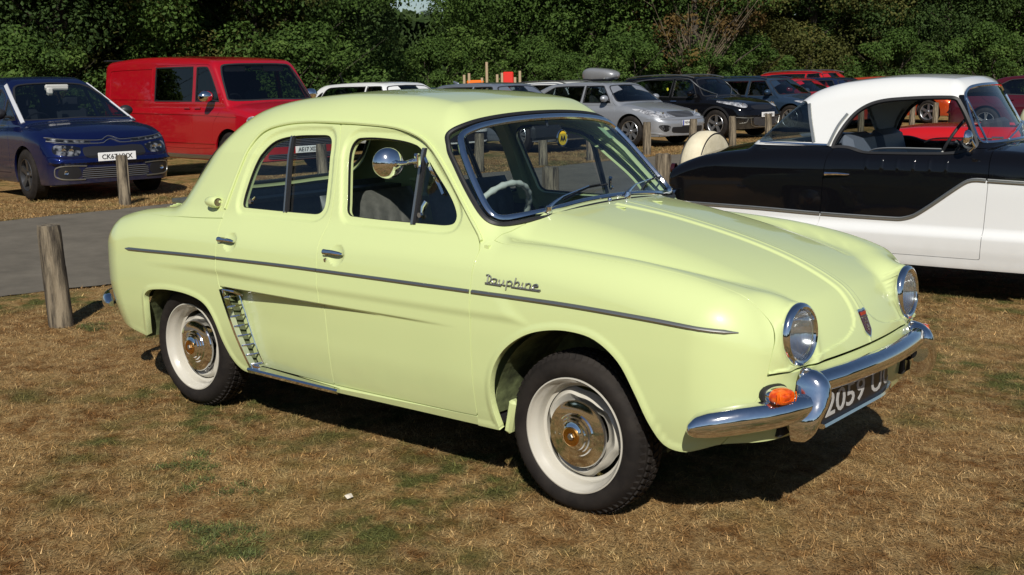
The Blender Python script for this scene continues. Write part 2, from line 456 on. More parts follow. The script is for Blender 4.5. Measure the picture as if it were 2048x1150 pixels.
def sweep(P, N, prof, closed=False, taper=None):
    """prof: (across, out) pairs swept along P, whose surface normals are N; prof closed"""
    P = np.asarray(P); N = np.asarray(N); k = len(P); n = len(prof)
    if closed: T = np.roll(P, -1, 0) - np.roll(P, 1, 0)
    else:
        T = np.empty_like(P); T[1:-1] = P[2:] - P[:-2]; T[0] = P[1] - P[0]; T[-1] = P[-1] - P[-2]
    T /= np.maximum(np.linalg.norm(T, axis=1), 1e-9)[:, None]
    B = np.cross(N, T); B /= np.maximum(np.linalg.norm(B, axis=1), 1e-9)[:, None]
    V = []; F = []
    for i in range(k):
        s = 1 if taper is None else taper[i]
        for (a, h) in prof: V.append(P[i] + B[i]*a*s + N[i]*h*(s if taper is not None else 1))
    for i in range(k if closed else k-1):
        i2 = (i+1) % k
        for j in range(n): F.append((i*n + j, i2*n + j, i2*n + (j+1) % n, i*n + (j+1) % n))
    if not closed: F.append(tuple(range(n))); F.append(tuple((k-1)*n + j for j in reversed(range(n))))
    return V, F
def strip(name, P, N, prof, mat_, parent, closed=False, mirror=False, taper=None):
    V, F = sweep(P, N, prof, closed, taper)
    if mirror: V = [(v[0], -v[1], v[2]) for v in V]; F = [tuple(reversed(f)) for f in F]
    return mk(name, V, F, mat_, parent, 'auto')
HALF = lambda w_, h: [(-w_, 0), (-w_*.85, h*.6), (-w_*.4, h), (w_*.4, h), (w_*.85, h*.6), (w_, 0)]
ROUND = lambda r, c=0, k=8: [(r*math.cos(2*math.pi*i/k), c + r*math.sin(2*math.pi*i/k)) for i in range(k)][::-1]
_font_cache = {}
def text_mesh(txt, size=1.0, ext=.0, bold=.0):
    """letters as mesh points (x right, y up), origin left on the base line; width returned"""
    k = (txt, size, ext, bold)
    if k not in _font_cache:
        c = bpy.data.curves.new('lettering', 'FONT'); c.body = txt; c.size = size; c.extrude = ext; c.offset = bold; c.resolution_u = 3
        o = bpy.data.objects.new('lettering', c); col.objects.link(o)
        dg = bpy.context.evaluated_depsgraph_get(); dg.update()
        me = bpy.data.meshes.new_from_object(o.evaluated_get(dg))
        V = np.array([v.co[:] for v in me.vertices]); F = [tuple(p.vertices) for p in me.polygons]
        bpy.data.objects.remove(o); bpy.data.curves.remove(c); bpy.data.meshes.remove(me)
        _font_cache[k] = (V, F)
    return _font_cache[k]
def lettering(name, txt, w_, h, xf, mat_, parent, bold=.0, ext=.001):
    """text fitted into w_ x h, mapped by xf(u, v, d) with u, v from the centre, d outwards"""
    V, F = text_mesh(txt, 1.0, .5, bold); V = V.copy()
    lo, hi_ = V.min(0), V.max(0)
    u = ((V[:, 0] - lo[0])/(hi_[0] - lo[0]) - .5)*w_; v = ((V[:, 1] - lo[1])/(hi_[1] - lo[1]) - .5)*h; d = V[:, 2]*2*ext
    return mk(name, [xf(a, b, c) for a, b, c in zip(u, v, d)], F, mat_, parent, False)
# ------------------------------------------------------------------ the pale green saloon
_W = pch([-.95,-.75,-.5,-.2,.2,.6,1.1,1.7,2.3,2.6,2.8,2.95,3.1], [.69,.705,.72,.735,.745,.755,.762,.762,.755,.745,.73,.71,.68])
_S = pch([.1,.22,.32,.45,.6,.7,.78,.86,.95,1.05], [-.09,-.045,-.02,-.004,-.0005,-.0045,-.0125,-.030,-.071,-.14])
_hood = pch([1.6,1.9,2.2,2.5,2.7,2.85,2.95,3.03,3.1], [1.085,1.035,.99,.93,.875,.815,.755,.67,.54])
_fend = pch([1.5,1.8,2.1,2.4,2.57,2.7,2.82,2.93,3.0,3.1], [.955,.95,.942,.918,.895,.871,.84,.795,.75,.66])
_yf = pch([1.8,2.2,2.5,2.75,2.92], [.68,.665,.625,.56,.485])
_deck = pch([-1.0,-.9,-.8,-.6,-.4,-.1,.3], [.5,.68,.79,.885,.94,.985,1.02])
_rfen = pch([-1.0,-.9,-.75,-.6,-.4,-.1,.3], [.60,.72,.81,.865,.905,.93,.945])
_roof = pch([-.4,-.2,0,.2,.4,.6,.9,1.2,1.45,1.6,1.8,2.0], [1.0,1.16,1.28,1.37,1.425,1.452,1.468,1.462,1.435,1.39,1.28,1.15])
def d_tub(x, y, z):
    ay = np.abs(y)
    side = ay - (_W(x) + _S(z))
    hood = _hood(x) - .13*ay**2 - 1.1*np.maximum(ay - .34, 0)**2
    yf = _yf(x)
    fz = _fend(x) - np.where(ay < yf, 2.6, 1.0)*(ay - yf)**2
    topf = smaxp(hood, fz, .03)
    deck = _deck(x) - .25*ay**2 - .3*np.maximum(ay - .4, 0)
    rz = _rfen(x) - 1.4*(ay - .56)**2*np.where(ay < .56, 1.4, .6)
    topr = smaxp(deck, rz, .03)
    b = sst(.6, 1.4, x)
    top = (z - topf*b - topr*(1 - b))*.93
    front = x - (3.045 - .22*ay**2 - 1.0*np.maximum(ay - .5, 0)**2 - .9*np.maximum(.5 - z, 0)**2)
    rear = (-.875 + .15*ay**2 + 1.3*np.maximum(ay - .45, 0)**2 + .8*np.maximum(.55 - z, 0)**1.5) - x
    g = smax(side, top, .11); g = smax(g, front, .13); g = smax(g, rear, .20)
    pod = smax(np.hypot(ay - .445, z - .692) - .105, np.maximum(x - 2.982, 2.45 - x), .010)
    g = smin(g, pod, .055)
    return smaxp(g, .2 - z, .02)
def d_gh(x, y, z):
    ay = np.abs(y)
    Wg = .66 - .10*np.maximum(.45 - x, 0)**1.5
    side = (ay - (Wg - .33*(z - .95) - .12*np.maximum(z - 1.2, 0)))*.94
    top = (z - (_roof(x) - .11*ay**2))*.95
    s = (x - (1.91 - .22*ay**2 - .9*(z - 1.02)))*.74
    rr = ((-.25 + .25*ay**2 + .85*(z - .95)) - x)*.76
    g = smax(side, top, .11); g = smax(g, s, .05); g = smax(g, rr, .12)
    return smaxp(g, .7 - z, .02)
def dau(x, y, z): return smin(d_tub(x, y, z), d_gh(x, y, z), .045)

K_POLY = spline([(-1.2,.40),(-1.2,.40),(-.9,.395),(-.55,.335),(-.307,.300),(-.307,.300),(-.285,.38),(-.276,.45),(-.27,.505),(-.235,.535),(-.171,.550),(-.043,.561),(.119,.555),(.234,.525),(.301,.455),(.349,.355),(.396,.285),(.445,.248),(.492,.240),(.492,.240),(1.04,.248),(1.45,.252),(1.85,.254),(1.962,.254),(1.962,.254),(1.94,.369),(1.955,.476),(2.010,.562),(2.10,.627),(2.196,.659),(2.301,.669),(2.403,.653),(2.495,.592),(2.558,.495),(2.612,.395),(2.661,.335),(2.723,.322),(2.782,.338),(2.85,.362),(2.95,.365),(3.3,.365),(3.3,.365),(3.3,1.7),(3.3,1.7),(-1.2,1.7),(-1.2,1.7)], 5)
BSEAM = [(.94,1.332),(.975,1.229),(1.000,1.071),(1.008,.98),(1.008,.892),(1.016,.797),(1.032,.636),(1.046,.43),(1.051,.268)]
FD = spline([BSEAM[0]] + BSEAM + [BSEAM[-1]] + [(1.861,.290),(1.861,.290),(1.858,.506),(1.856,.654),(1.853,.80),(1.855,.898),(1.855,.898),(1.838,.925),(1.728,1.033),(1.624,1.137),(1.556,1.198),(1.465,1.261),(1.385,1.293),(1.264,1.318),(1.056,1.330)], 6)
RD = spline([BSEAM[0]] + BSEAM + [BSEAM[-1]] + [(.518,.258),(.518,.258),(.44,.43),(.359,.612),(.359,.612),(.345,.647),(.336,.736),(.323,.844),(.306,.906),(.304,.948),(.326,1.036),(.352,1.124),(.395,1.225),(.463,1.290),(.584,1.322),(.743,1.334)], 6)
RW = spline([(.408,.985),(.411,1.04),(.435,1.139),(.469,1.204),(.529,1.255),(.638,1.281),(.828,1.290),(.880,1.286),(.905,1.262),(.928,1.167),(.948,1.04),(.948,.995),(.925,.973),(.876,.968),(.444,.968),(.420,.971)], 6)
FW = spline([(1.028,1.22),(1.033,1.262),(1.065,1.283),(1.25,1.283),(1.397,1.263),(1.46,1.227),(1.54,1.161),(1.641,1.073),(1.684,1.015),(1.680,.985),(1.645,.974),(1.591,.972),(1.119,.974),(1.088,.990),(1.076,1.03)], 6)
WS = spline([(.0,1.366),(.19,1.362),(.374,1.347),(.475,1.326),(.522,1.302),(.543,1.268),(.560,1.236),(.590,1.148),(.616,1.049),(.621,1.005),(.605,.988),(.56,.984),(.362,1.002),(.19,1.017),(.0,1.021),(.0,1.021)][:-1] + [(-.19,1.017),(-.362,1.002),(-.56,.984),(-.605,.988),(-.621,1.005),(-.616,1.049),(-.590,1.148),(-.560,1.236),(-.543,1.268),(-.522,1.302),(-.475,1.326),(-.374,1.347),(-.19,1.362)], 5)
REARW = spline([(0,1.325),(.3,1.312),(.44,1.26),(.5,1.14),(.5,1.06),(.44,1.02),(.25,1.005),(0,1.0),(-.25,1.005),(-.44,1.02),(-.5,1.06),(-.5,1.14),(-.44,1.26),(-.3,1.312)], 6)
_yEx = pch([1.8,1.915,2.14,2.35,2.54,2.687,2.784,2.862,2.90,3.2], [.657,.656,.652,.649,.632,.608,.592,.575,.566,.55])
_yEz = pch([.30,.40,.477,.524,.586,.649,.694,.752,.79], [.70,.67,.641,.618,.598,.585,.571,.560,.566])
def yE(V): 
    b = sst(.80, .78, V[:, 2]); return _yEz(V[:, 2])*b + _yEx(V[:, 0])*(1 - b)
_xB = pch([0,.26,.47,.60,.655,.668,.69,.8], [2.025,1.968,1.915,1.893,1.888,1.872,1.858,1.858])
_yR = pch([-1.0,-.8,-.6,-.4,-.1,.3,.6], [.47,.52,.58,.625,.66,.674,.676])
G = .0022
keep = lambda V: psdf(V[:, 0], V[:, 2], K_POLY)
inFD = lambda V: psdf(V[:, 0], V[:, 2], FD); inRD = lambda V: psdf(V[:, 0], V[:, 2], RD)
outFD = lambda V: -inFD(V) - G; outRD = lambda V: -inRD(V) - G
_A = pch([.3,.5,.7,1.05,1.5,1.82,1.9], [.072,.060,.046,.027,.009,0,0])
def door_disp(win):
    dc = [(.425,.822),(1.128,.826)]
    def f(V):
        x, z = V[:, 0], V[:, 2]
        zc = .617 + .004*x
        d = -_A(x)*sst(zc + .002, zc - .011, z)*(1 - .25*sst(.5, .27, z))
        s = -psdf(x, z, win)
        d = d - .010*sst(.038, .018, s) 
        for (a, b) in dc:
            r2 = ((x - a)**2 + ((z - b)*1.15)**2)/.047**2
            d = d - .011*np.clip(1 - r2, 0, 1)**.8
        return d
    return f
def hood_disp(V):
    ay = np.abs(V[:, 1]); z = V[:, 2]; x = V[:, 0]
    g = np.where(x > 2.75, pch([.55,.600,.612,.63,.66,.70,.76], [.9,.52,.32,.16,.085,.052,.042])(z), .042 + .03*sst(2.3, 1.95, x))
    d = .0065*sst(g + .008, g - .012, ay)
    rl = np.hypot(ay - .445, (z - .692)*1.0)
    return d + .002*sst(.012, 0, ay) - .012*sst(.130, .1035, rl)*sst(2.965, 2.985, x)
def wing_disp(V):
    x, z = V[:, 0], V[:, 2]
    # rolled wheel-arch lip
    return .004*sst(.030, .006, psdf(x, z, K_POLY))*sst(.7, .72, np.abs(V[:, 1]))

_trz = pch([-.43, .33, 1.0, 1.85, 2.2, 2.6, 2.9], [.722, .746, .757, .7585, .757, .745, .722])
def build_green_saloon():
    T = thing('green_saloon', 'glossy pale yellow green 1950s saloon parked on dry grass in the foreground', 'car')
    P = M['green']
    V, F = body_grid(dau, -.45, 2.62, .60, 430, 330, 62)
    def excl_hood(V): return None
    hoodf = lambda V: yE(V) - np.abs(V[:, 1])
    back = lambda V: V[:, 0] - _xB(np.abs(V[:, 1]))
    rw = lambda V: np.abs(V[:, 1]) - _yR(V[:, 0])
    wsf = lambda V: np.where(V[:, 0] > 1.2, np.minimum(psdf(V[:, 1], V[:, 2], WS), .035 - (V[:, 0] - (1.91 - .22*V[:, 1]**2 - .9*(V[:, 2] - 1.02)))), -1)
    rwf = lambda V: np.where(V[:, 0] < .45, psdf(V[:, 1], V[:, 2], REARW), -1)
    # bonnet, front panel, wings
    res = cut_panel(dau, V, F, [lambda V: V[:, 0] - 1.7, lambda V: back(V) - G, lambda V: hoodf(V) - G, lambda V: V[:, 2] - .590, lambda V: np.where(V[:, 0] > 2.8, np.hypot(np.abs(V[:, 1]) - .445, V[:, 2] - .692) - .089, 1.)], hood_disp, .02, True)
    bonnet = place_panel('bonnet', res, P, T)
    res = cut_panel(dau, V, F, [lambda V: V[:, 0] - 2.5, lambda V: hoodf(V) - G*.5, lambda V: .580 - V[:, 2], keep], None, .02, True)
    place_panel('front_panel', res, P, T)
    res = cut_panel(dau, V, F, [lambda V: V[:, 0] - 1.7, keep, lambda V: back(V) - G*.6, lambda V: -hoodf(V) - G*.3, outFD], wing_disp, .028)
    place_panel('front_wing', res, P, T); place_panel('front_wing', res, P, T, True)
    res = cut_panel(dau, V, F, [lambda V: .515 - V[:, 0], keep, outRD, lambda V: rw(V) - .001], wing_disp, .028)
    place_panel('rear_wing', res, P, T); place_panel('rear_wing', res, P, T, True)
    # doors
    for nm, poly, win, other in (('front_door', inFD, FW, 0), ('rear_door', inRD, RW, 0)):
        res = cut_panel(dau, V, F, [lambda V: -.3 - V[:, 1], lambda V: poly(V) - G, lambda V: -psdf(V[:, 0], V[:, 2], win)], door_disp(win), .03)
        for mir in (False, True):
            d = place_panel(nm, res, P, T, mir); sg = 1 if mir else -1
            hx, hz = (1.114, .832) if nm == 'front_door' else (.403, .826)
            X, N = on_side(dau, [(hx - .052, hz), (hx - .03, hz), (hx, hz + .001), (hx + .04, hz), (hx + .055, hz - .001)])
            b = MB(); V2, F2 = sweep(X, N, [(-.009, .004), (-.009, .013), (-.004, .018), (.004, .018), (.009, .013), (.009, .004)], taper=[1.15, 1.1, 1, .8, .45]); b.add(V2, F2)
            b.box((hx - .045, X[0][1] - .002, hz), (.02, .03, .02), bev=.004)
            if nm == 'front_door': b.lathe([(0, -.012), (.007, -.012), (.009, -.004), (.009, .004)], 14, (hx - .045, X[0][1] - .0, hz - .03))
            h = b.build('door_handle', M['chrome'], d)
            if mir: 
                for v in h.data.vertices: v.co.y *= -1
                h.data.flip_normals()
            # trim strip
            xs = np.linspace(1.023, 1.850, 24) if nm == 'front_door' else np.linspace(.340, 1.019, 20)
            X, N = on_side(dau, np.stack([xs, _trz(xs)], 1))
            strip('side_trim', X - N*.001, N, [(-.0075, 0), (-.0065, .005), (-.002, .008), (.003, .006), (.0075, 0)], M['alu'], d, mirror=mir)
            # window: rubber edge, panes, bars
            X, N = on_side(dau, win); 
            strip('window_rubber', X - N*.016, N, [(-.003, -.008), (-.003, .003), (.010, .002), (.010, -.008)], M['rubber'], d, True, mir)
            gl = lambda W_, xa, xb, off: cut_panel(dau, V, F, [lambda V: -.3 - V[:, 1], lambda V: psdf(V[:, 0], V[:, 2], win), lambda V: V[:, 0] - xa, lambda V: xb - .2*(V[:, 2] - .97) - V[:, 0], lambda V: V[:, 0] + .2*(V[:, 2] - .97)*(xa > .3)*(xa < 1) - xa], None, 0, off=off)
            if nm == 'rear_door':
                place_panel('window_pane', gl(win, 0, .71, -.018), M['glass'], d, mir); place_panel('window_pane', gl(win, .69, 2, -.024), M['glass'], d, mir)
                for xx, r, mm, nn in ((.700, .005, 'alu', 'window_bar'), (.716, .005, 'rubber', 'window_seal')):
                    zs = np.linspace(.964, 1.283, 12); xx_ = xx - (zs - .97)*.20
                    X, N = on_side(dau, np.stack([xx_, zs], 1)); strip(nn, X - N*.014, N, [(-r, -.006), (-r, .006), (r, .006), (r, -.006)], M[mm], d, mirror=mir)
                b = MB(); p, n = on_side(dau, [(.455, .993)]); b.lathe([(0, .0), (.011, .0), (.011, .012), (0, .016)], 12, p[0] + np.array([0, .01, 0])); b.tube([p[0] + np.array([.0, .02, 0]), p[0] + np.array([.03, .02, .02])], .004, 6)
                h = b.build('window_catch', M['chrome'], d)
                if mir:
                    for v in h.data.vertices: v.co.y *= -1
            else:
                place_panel('quarter_light', gl(win, 1.462, 3, -.016), M['glass'], d, mir)
                if mir: place_panel('window_pane', gl(win, 0, 1.465, -.022), M['glass'], d, mir)
                zs = np.linspace(.966, 1.252, 10); xs_ = 1.464 - (zs - .966)*.075
                X, N = on_side(dau, np.stack([xs_, zs], 1)); strip('quarter_light_bar', X - N*.012, N, [(-.006, -.006), (-.006, .007), (.006, .007), (.006, -.006)], M['alu'], d, mirror=mir)
                X, N = on_side(dau, np.stack([xs_ + .013, zs], 1)); strip('quarter_light_seal', X - N*.012, N, [(-.006, -.006), (-.006, .005), (.006, .005), (.006, -.006)], M['rubber'], d, mirror=mir)
                qf = spline([(1.468, 1.216), (1.53, 1.155), (1.575, 1.113), (1.60, 1.085)], 5, False)
                X, N = on_side(dau, qf); strip('quarter_light_frame', X - N*.008, N, [(-.006, -.004), (-.006, .006), (.006, .006), (.006, -.004)], M['chrome'], d, mirror=mir)
                p, n = on_side(dau, [(1.50, 1.00)])
                b = MB(); b.tube([p[0] + np.array([0, .015, 0]), p[0] + np.array([.002, .02, .03]), p[0] + np.array([.012, .03, .05])], [.006, .007, .009], 8); b.lathe([(0, 0), (.01, 0), (.01, .012), (0, .012)], 10, p[0])
                h = b.build('window_catch', M['chrome'], d)
                if mir:
                    for v in h.data.vertices: v.co.y *= -1
    # roof, pillars, scuttle and sills
    res = cut_panel(dau, V, F, [keep, lambda V: -back(V), outFD, outRD,
            lambda V: np.maximum.reduce([-rw(V) - .001, V[:, 0] - .517]), lambda V: -wsf(V), lambda V: -rwf(V),
            lambda V: np.maximum.reduce([np.abs(V[:, 1]) - .42 - G, V[:, 0] + .33, .5 - V[:, 2]])], None, .03, True)
    shell = place_panel('body_shell', res, P, T)
    res = cut_panel(dau, V, F, [lambda V: .42 - np.abs(V[:, 1]), lambda V: -.335 - V[:, 0], lambda V: V[:, 2] - .505], None, .02, True)
    lid = place_panel('engine_lid', res, P, T)
    b = MB()
    for k in range(9):
        for y in (-.25, .25):
            p, n = on_top(dau, [(-.42 - .028*k, y)]); b.box(p[0] - n[0]*.001, (.012, .26, .006), bev=.002)
    b.build('engine_vent', P, lid)
    # gutter over the doors
    gp = np.array([(.300,.955),(.322,1.036),(.348,1.124),(.391,1.230),(.458,1.297),(.584,1.329),(.743,1.341),(.94,1.340),(1.056,1.337),(1.264,1.325),(1.388,1.300),(1.470,1.267),(1.562,1.203),(1.630,1.142),(1.735,1.038),(1.846,.930)])
    gp = spline(gp, 5, False)
    X, N = on_side(dau, gp)
    for mir in (False, True):
        strip('rain_gutter', X, N, [(-.008, -.004), (-.008, .006), (-.003, .010), (.004, .009), (.005, -.004)][::1], P, shell, mirror=mir)
    # windscreen
    res = cut_panel(dau, V, F, [lambda V: V[:, 0] - 1.2, wsf], None, 0, True, off=-.004)
    wsc = place_panel('windscreen', res, M['ws_glass'], T)
    def on_ws(yz):
        yz = np.atleast_2d(yz); O = np.stack([1.91 - .22*yz[:, 0]**2 - .9*(yz[:, 1] - 1.02) + .05, yz[:, 0], yz[:, 1]], 1); return hit(dau, O, (-1, 0, 0), 0, .4, 100)
    X, N = on_ws(WS)
    def soft(A, nrm=False):
        for _ in range(6): A = (np.roll(A, 1, 0) + 2*A + np.roll(A, -1, 0))/4
        return A/np.linalg.norm(A, axis=1)[:, None] if nrm else A
    X, N = soft(X), soft(N, True)
    strip('windscreen_rubber', X, N, [(-.006, -.006), (-.005, .006), (.002, .009), (.012, .006), (.013, -.008)], M['rubber'], wsc, True)
    X2, N2 = on_ws(WS*np.array([.966, 1]) + (np.array([0, 1.175]) - WS*np.array([0, 1]))*np.array([0, .09]))
    X2, N2 = soft(X2), soft(N2, True)
    strip('windscreen_trim', X2 + N2*.003, N2, [(-.013, -.004), (-.011, .006), (-.004, .011), (.005, .011), (.012, .006), (.014, -.004)], M['chrome'], wsc, True)
    res = cut_panel(dau, V, F, [lambda V: .45 - V[:, 0], rwf], None, 0, True, off=-.004)
    rg = place_panel('rear_window', res, M['glass'], T)
    X, N = on_front(dau, REARW, -1.6, 2.2, 1)
    strip('rear_window_rubber', X, N, [(-.012, -.006), (-.010, .008), (.010, .008), (.014, -.008)], M['rubber'], rg, True)
    # side trims on the wings
    for mir in (False, True):
        for xs in (np.linspace(1.862, 2.885, 30), np.linspace(-.43, .333, 22)):
            X, N = on_side(dau, np.stack([xs, _trz(xs)], 1))
            tp = np.ones(len(xs)); tp[-1 if xs[0] > 1 else 0] = .3
            strip('side_trim', X, N, [(-.0075, 0), (-.0065, .005), (-.002, .008), (.003, .006), (.0075, 0)], M['alu'], T, mirror=mir, taper=tp)
    # air intake grille in front of each rear wheel
    for mir in (False, True):
        sg = 1 if mir else -1
        b = MB(); zz = np.linspace(.608, .262, 12)
        edge = np.interp(zz, [.262, .43, .612], [.520, .444, .362])
        X, N = on_side(dau, np.stack([edge, zz], 1))
        V2, F2 = sweep(X, N, [(-.010, -.02), (-.010, .004), (-.002, .009), (.008, .005), (.010, -.02)]); b.add(V2, F2)
        zz2 = np.linspace(.575, .285, 8); ed2 = np.interp(zz2, [.262, .43, .612], [.520, .444, .362]); dep = .060*(1 - .25*sst(.5, .27, zz2))
        W_ = on_side(dau, np.stack([ed2, zz2], 1))[0][:, 1]
        for i in range(8):
            p0 = (ed2[i] + .012, W_[i] + .002, zz2[i]); p1 = (ed2[i] + .040, W_[i] + dep[i] - .004, zz2[i] + .004)
            b.tube([p0, ((p0[0] + p1[0])/2 + .004, (p0[1] + p1[1])/2, p0[2] + .002), p1], .0046, 6)
        b.tube([(ed2[i] + .044, W_[i] + dep[i] - .004, zz2[i] + .004) for i in range(8)], .004, 6)
        b.box((.545, W_[-1] + .026, .268), (.055, .050, .036), bev=.006)
        b.tube([(.372, -.745, .607), (.425, -.725, .600), (.44, -.690, .58)], [.006, .008, .006], 8)
        if mir: b.v = [(v[0], -v[1], v[2]) for v in b.v]; b.f = [tuple(reversed(f)) for f in b.f]
        b.build('intake_grille', M['chrome'], T)
        d = MB(); d.add([(.345, sg*.742, .60), (.50, sg*.715, .27), (.515, sg*.655, .27), (.362, sg*.665, .60)], [(0, 1, 2, 3)]); d.build('intake_duct', M['underseal'], T, False)
        # bright step along the sill
        xs = np.linspace(.50, 1.10, 12); X, N = on_side(dau, np.stack([xs, np.interp(xs, [.5, 1.1], [.258, .258])], 1))
        b = MB(); V2, F2 = sweep(X, np.tile([0, -1., 0], (12, 1)), [(-.012, -.07), (-.012, .010), (.002, .018), (.010, .012), (.012, -.07)], taper=None); b.add(V2, F2)
        if mir: b.v = [(v[0], -v[1], v[2]) for v in b.v]; b.f = [tuple(reversed(f)) for f in b.f]
        b.build('sill_step', M['chrome'], T)
        # marker lamp at the foot of the rear pillar
        p, n = on_side(dau, [(.235, .985)]); p = p[0]
        b = MB(); prof = spline([(.0, -.055), (.018, -.05), (.028, -.02), (.030, .01), (.026, .03), (.021, .034)], 4, False)
        b.lathe([(r, h) for r, h in prof], 20, (0, 0, 0), 'x', m=0)
        b.lathe([(.021, .033), (.018, .028), (0, .031)], 20, (0, 0, 0), 'x', m=1)
        for i, v in enumerate(b.v): b.v[i] = (p[0] - .005 + v[0]*.9, sg*(-p[1] + .014 - v[1]*1.0) if False else (p[1] - .022 + v[1]) * (1 if sg < 0 else -1), p[2] - .004 + v[2]*.9)
        b.box((p[0] - .01, (p[1] + .0)*(1 if sg < 0 else -1), p[2] - .004), (.07, .04, .02), bev=.008)
        b.build('pillar_lamp', None, T, mats=[P, mat('smoked_lens', (.12, .09, .05), .15, 0, 1)])
        # mud guard piece behind the front wheel
        b = MB(); b.box((1.985, sg*.66, .30), (.035, .09, .13), rot=Matrix.Rotation(R(12), 3, 'Y'), bev=.01); b.build('splash_guard', P, T)
    # name script on the wing
    S = [[(0,.9),(.12,.95),(.30,.75),(.28,.35),(.14,.14),(-.02,.10)], [(.13,.92),(.10,.12)], [(.0,.06),(.95,.03)],
         [(.62,.62),(.44,.62),(.38,.38),(.48,.14),(.62,.28),(.66,.62),(.64,.18),(.72,.12)], [(.82,.62),(.80,.22),(.92,.12),(1.06,.3),(1.08,.62),(1.06,.16),(1.18,.12)],
         [(1.30,.62),(1.24,-.30)], [(1.28,.45),(1.45,.62),(1.58,.45),(1.50,.15),(1.30,.14)], [(1.78,1.0),(1.70,.10)], [(1.73,.4),(1.90,.62),(2.0,.5),(1.96,.12),(2.10,.08)],
         [(2.2,.62),(2.16,.16),(2.28,.08)], [(2.40,.62),(2.36,.10)], [(2.39,.42),(2.55,.62),(2.66,.5),(2.62,.14),(2.76,.08)], [(2.80,.36),(3.08,.42),(3.0,.62),(2.84,.52),(2.80,.22),(2.95,.08),(3.25,.10)], [(1.55,.04),(3.2,.0)]]
    p0 = np.array([1.925, .792]); ux = np.array([.0760, -.0003]); uz = np.array([0, .034]); b = MB()
    for s in S:
        q = spline([(a, c) for a, c in s], 4, False); xz = p0 + q[:, :1]*ux + q[:, 1:]*uz
        X, N = on_side(dau, xz); b.tube([tuple(v) for v in (X + N*.004)], .0026, 6)
    b.build('name_badge', M['alu'], T)
    b2 = MB(); b2.v = [(v[0], -v[1], v[2]) for v in b.v]; b2.f = [tuple(reversed(f)) for f in b.f]; b2.build('name_badge', M['alu'], T)
    # headlamps
    for sg in (-1, 1):
        c = (2.980, sg*.445, .692)
        b = MB(); b.lathe([(.090, -.01), (.101, -.002), (.1035, .005), (.102, .013), (.097, .020), (.090, .023), (.083, .020), (.079, .012)], 56, (0, 0, 0), 'x')
        rot = Matrix.Rotation(sg*R(3), 3, 'Z') @ Matrix.Rotation(R(-3), 3, 'Y')
        tr = lambda bb: setattr(bb, 'v', [tuple(rot @ Vector(v) + Vector(c)) for v in bb.v])
        tr(b); hb = b.build('headlamp', M['chrome'], T)
        b = MB(); b.lathe([(.079, .013), (.06, .024), (.035, .032), (.012, .036), (0, .0365)], 40, (0, 0, 0), 'x'); tr(b); b.build('lamp_glass', M['lamp_lens'], hb)
        b = MB(); b.lathe([(.079, .010), (.066, -.015), (.045, -.035), (.02, -.045), (0, -.047)], 40, (0, 0, 0), 'x'); tr(b); b.build('reflector', M['reflector'], hb)
        b = MB(); b.lathe([(.0, .004), (.012, .002), (.014, -.02), (.008, -.04)], 16, (0, 0, 0), 'x')
        for k in range(-5, 6): b.tube([(.022 + .012*(1 - (k/6)**2), k*.0125, -.066*math.sqrt(1 - (k/6)**2)), (.030*(1 - (k/6)**2) + .008, k*.0125, 0), (.022 + .012*(1 - (k/6)**2)-.004, k*.0125, .066*math.sqrt(1 - (k/6)**2))], .0011, 4)
        tr(b); b.build('lamp_fluting', M['lens'], hb)
        # fairing between lamp and bonnet
        # indicators
        p, n = on_front(dau, [(sg*.575, .523)]); p = p[0]; n = Vector(n[0]); ry = Matrix.Rotation(math.atan2(n.y, n.x), 3, 'Z')
        b = MB()
        def oval(prof, m):
            V_ = []; F_ = []; k = len(prof); nn = 28
            for j in range(nn):
                q = 2*math.pi*j/nn
                for (s, h) in prof: V_.append(Vector((h, s*.046*math.copysign(abs(math.cos(q))**.8, math.cos(q)), s*.028*math.copysign(abs(math.sin(q))**.9, math.sin(q)))))
            for j in range(nn):
                for i in range(k-1): F_.append((j*k+i, ((j+1) % nn)*k+i, ((j+1) % nn)*k+i+1, j*k+i+1))
            b.add([ry @ v + Vector(p) for v in V_], F_, m)
        oval([(1.15, -.02), (1.15, .006), (1.08, .012), (1.0, .012)], 0); oval([(1.0, .010), (1.0, .020), (.9, .030)], 1)
        ind = b.build('indicator', None, T, mats=[M['rubber'], M['chrome']])
        b.__init__(); oval([(.93, .026), (.92, .046), (.8, .056), (.5, .061), (.46, .0585), (.3, .063), (.0, .064)], 0)
        for k in range(-4, 5): b.tube([tuple(ry @ Vector((.058, k*.0095, -.016)) + Vector(p)), tuple(ry @ Vector((.0625, k*.0095, 0)) + Vector(p)), tuple(ry @ Vector((.058, k*.0095, .016)) + Vector(p))], .002, 5)
        b.build('indicator_lens', M['amber'], ind)
    # crest on the nose
    p, n = on_front(dau, [(.0, .655)]); p = Vector(p[0]); n = Vector(n[0]); tilt = Matrix.Rotation(-math.asin(n.z), 3, 'Y')
    def crest(sc, x0, x1):
        o_ = [(-.030, .048), (-.020, .052), (0, .048), (.020, .052), (.030, .048), (.026, -.030), (.018, -.040), (0, -.056), (-.018, -.040), (-.026, -.030)]
        k = len(o_); V_ = [p + tilt @ Vector((x, a*sc, c*sc)) for x in (x0, x1) for a, c in o_]
        return V_, [tuple(range(k, 2*k))] + [(i, (i+1) % k, (i+1) % k + k, i + k) for i in range(k)]
    b = MB(); b.add(*crest(1, -.004, .010)); em = b.build('bonnet_crest', M['chrome'], T, False)
    b = MB(); b.add(*crest(.84, .009, .0115)); b.build('crest_enamel', mat('dark_red_enamel', (.06, .008, .008), .2, 0, 1), em, False)
    b = MB(); b.box(p + tilt @ Vector((.0125, 0, .033)), (.003, .040, .012), m=0)
    b.box(p + tilt @ Vector((.013, 0, .020)), (.003, .044, .004), m=1)
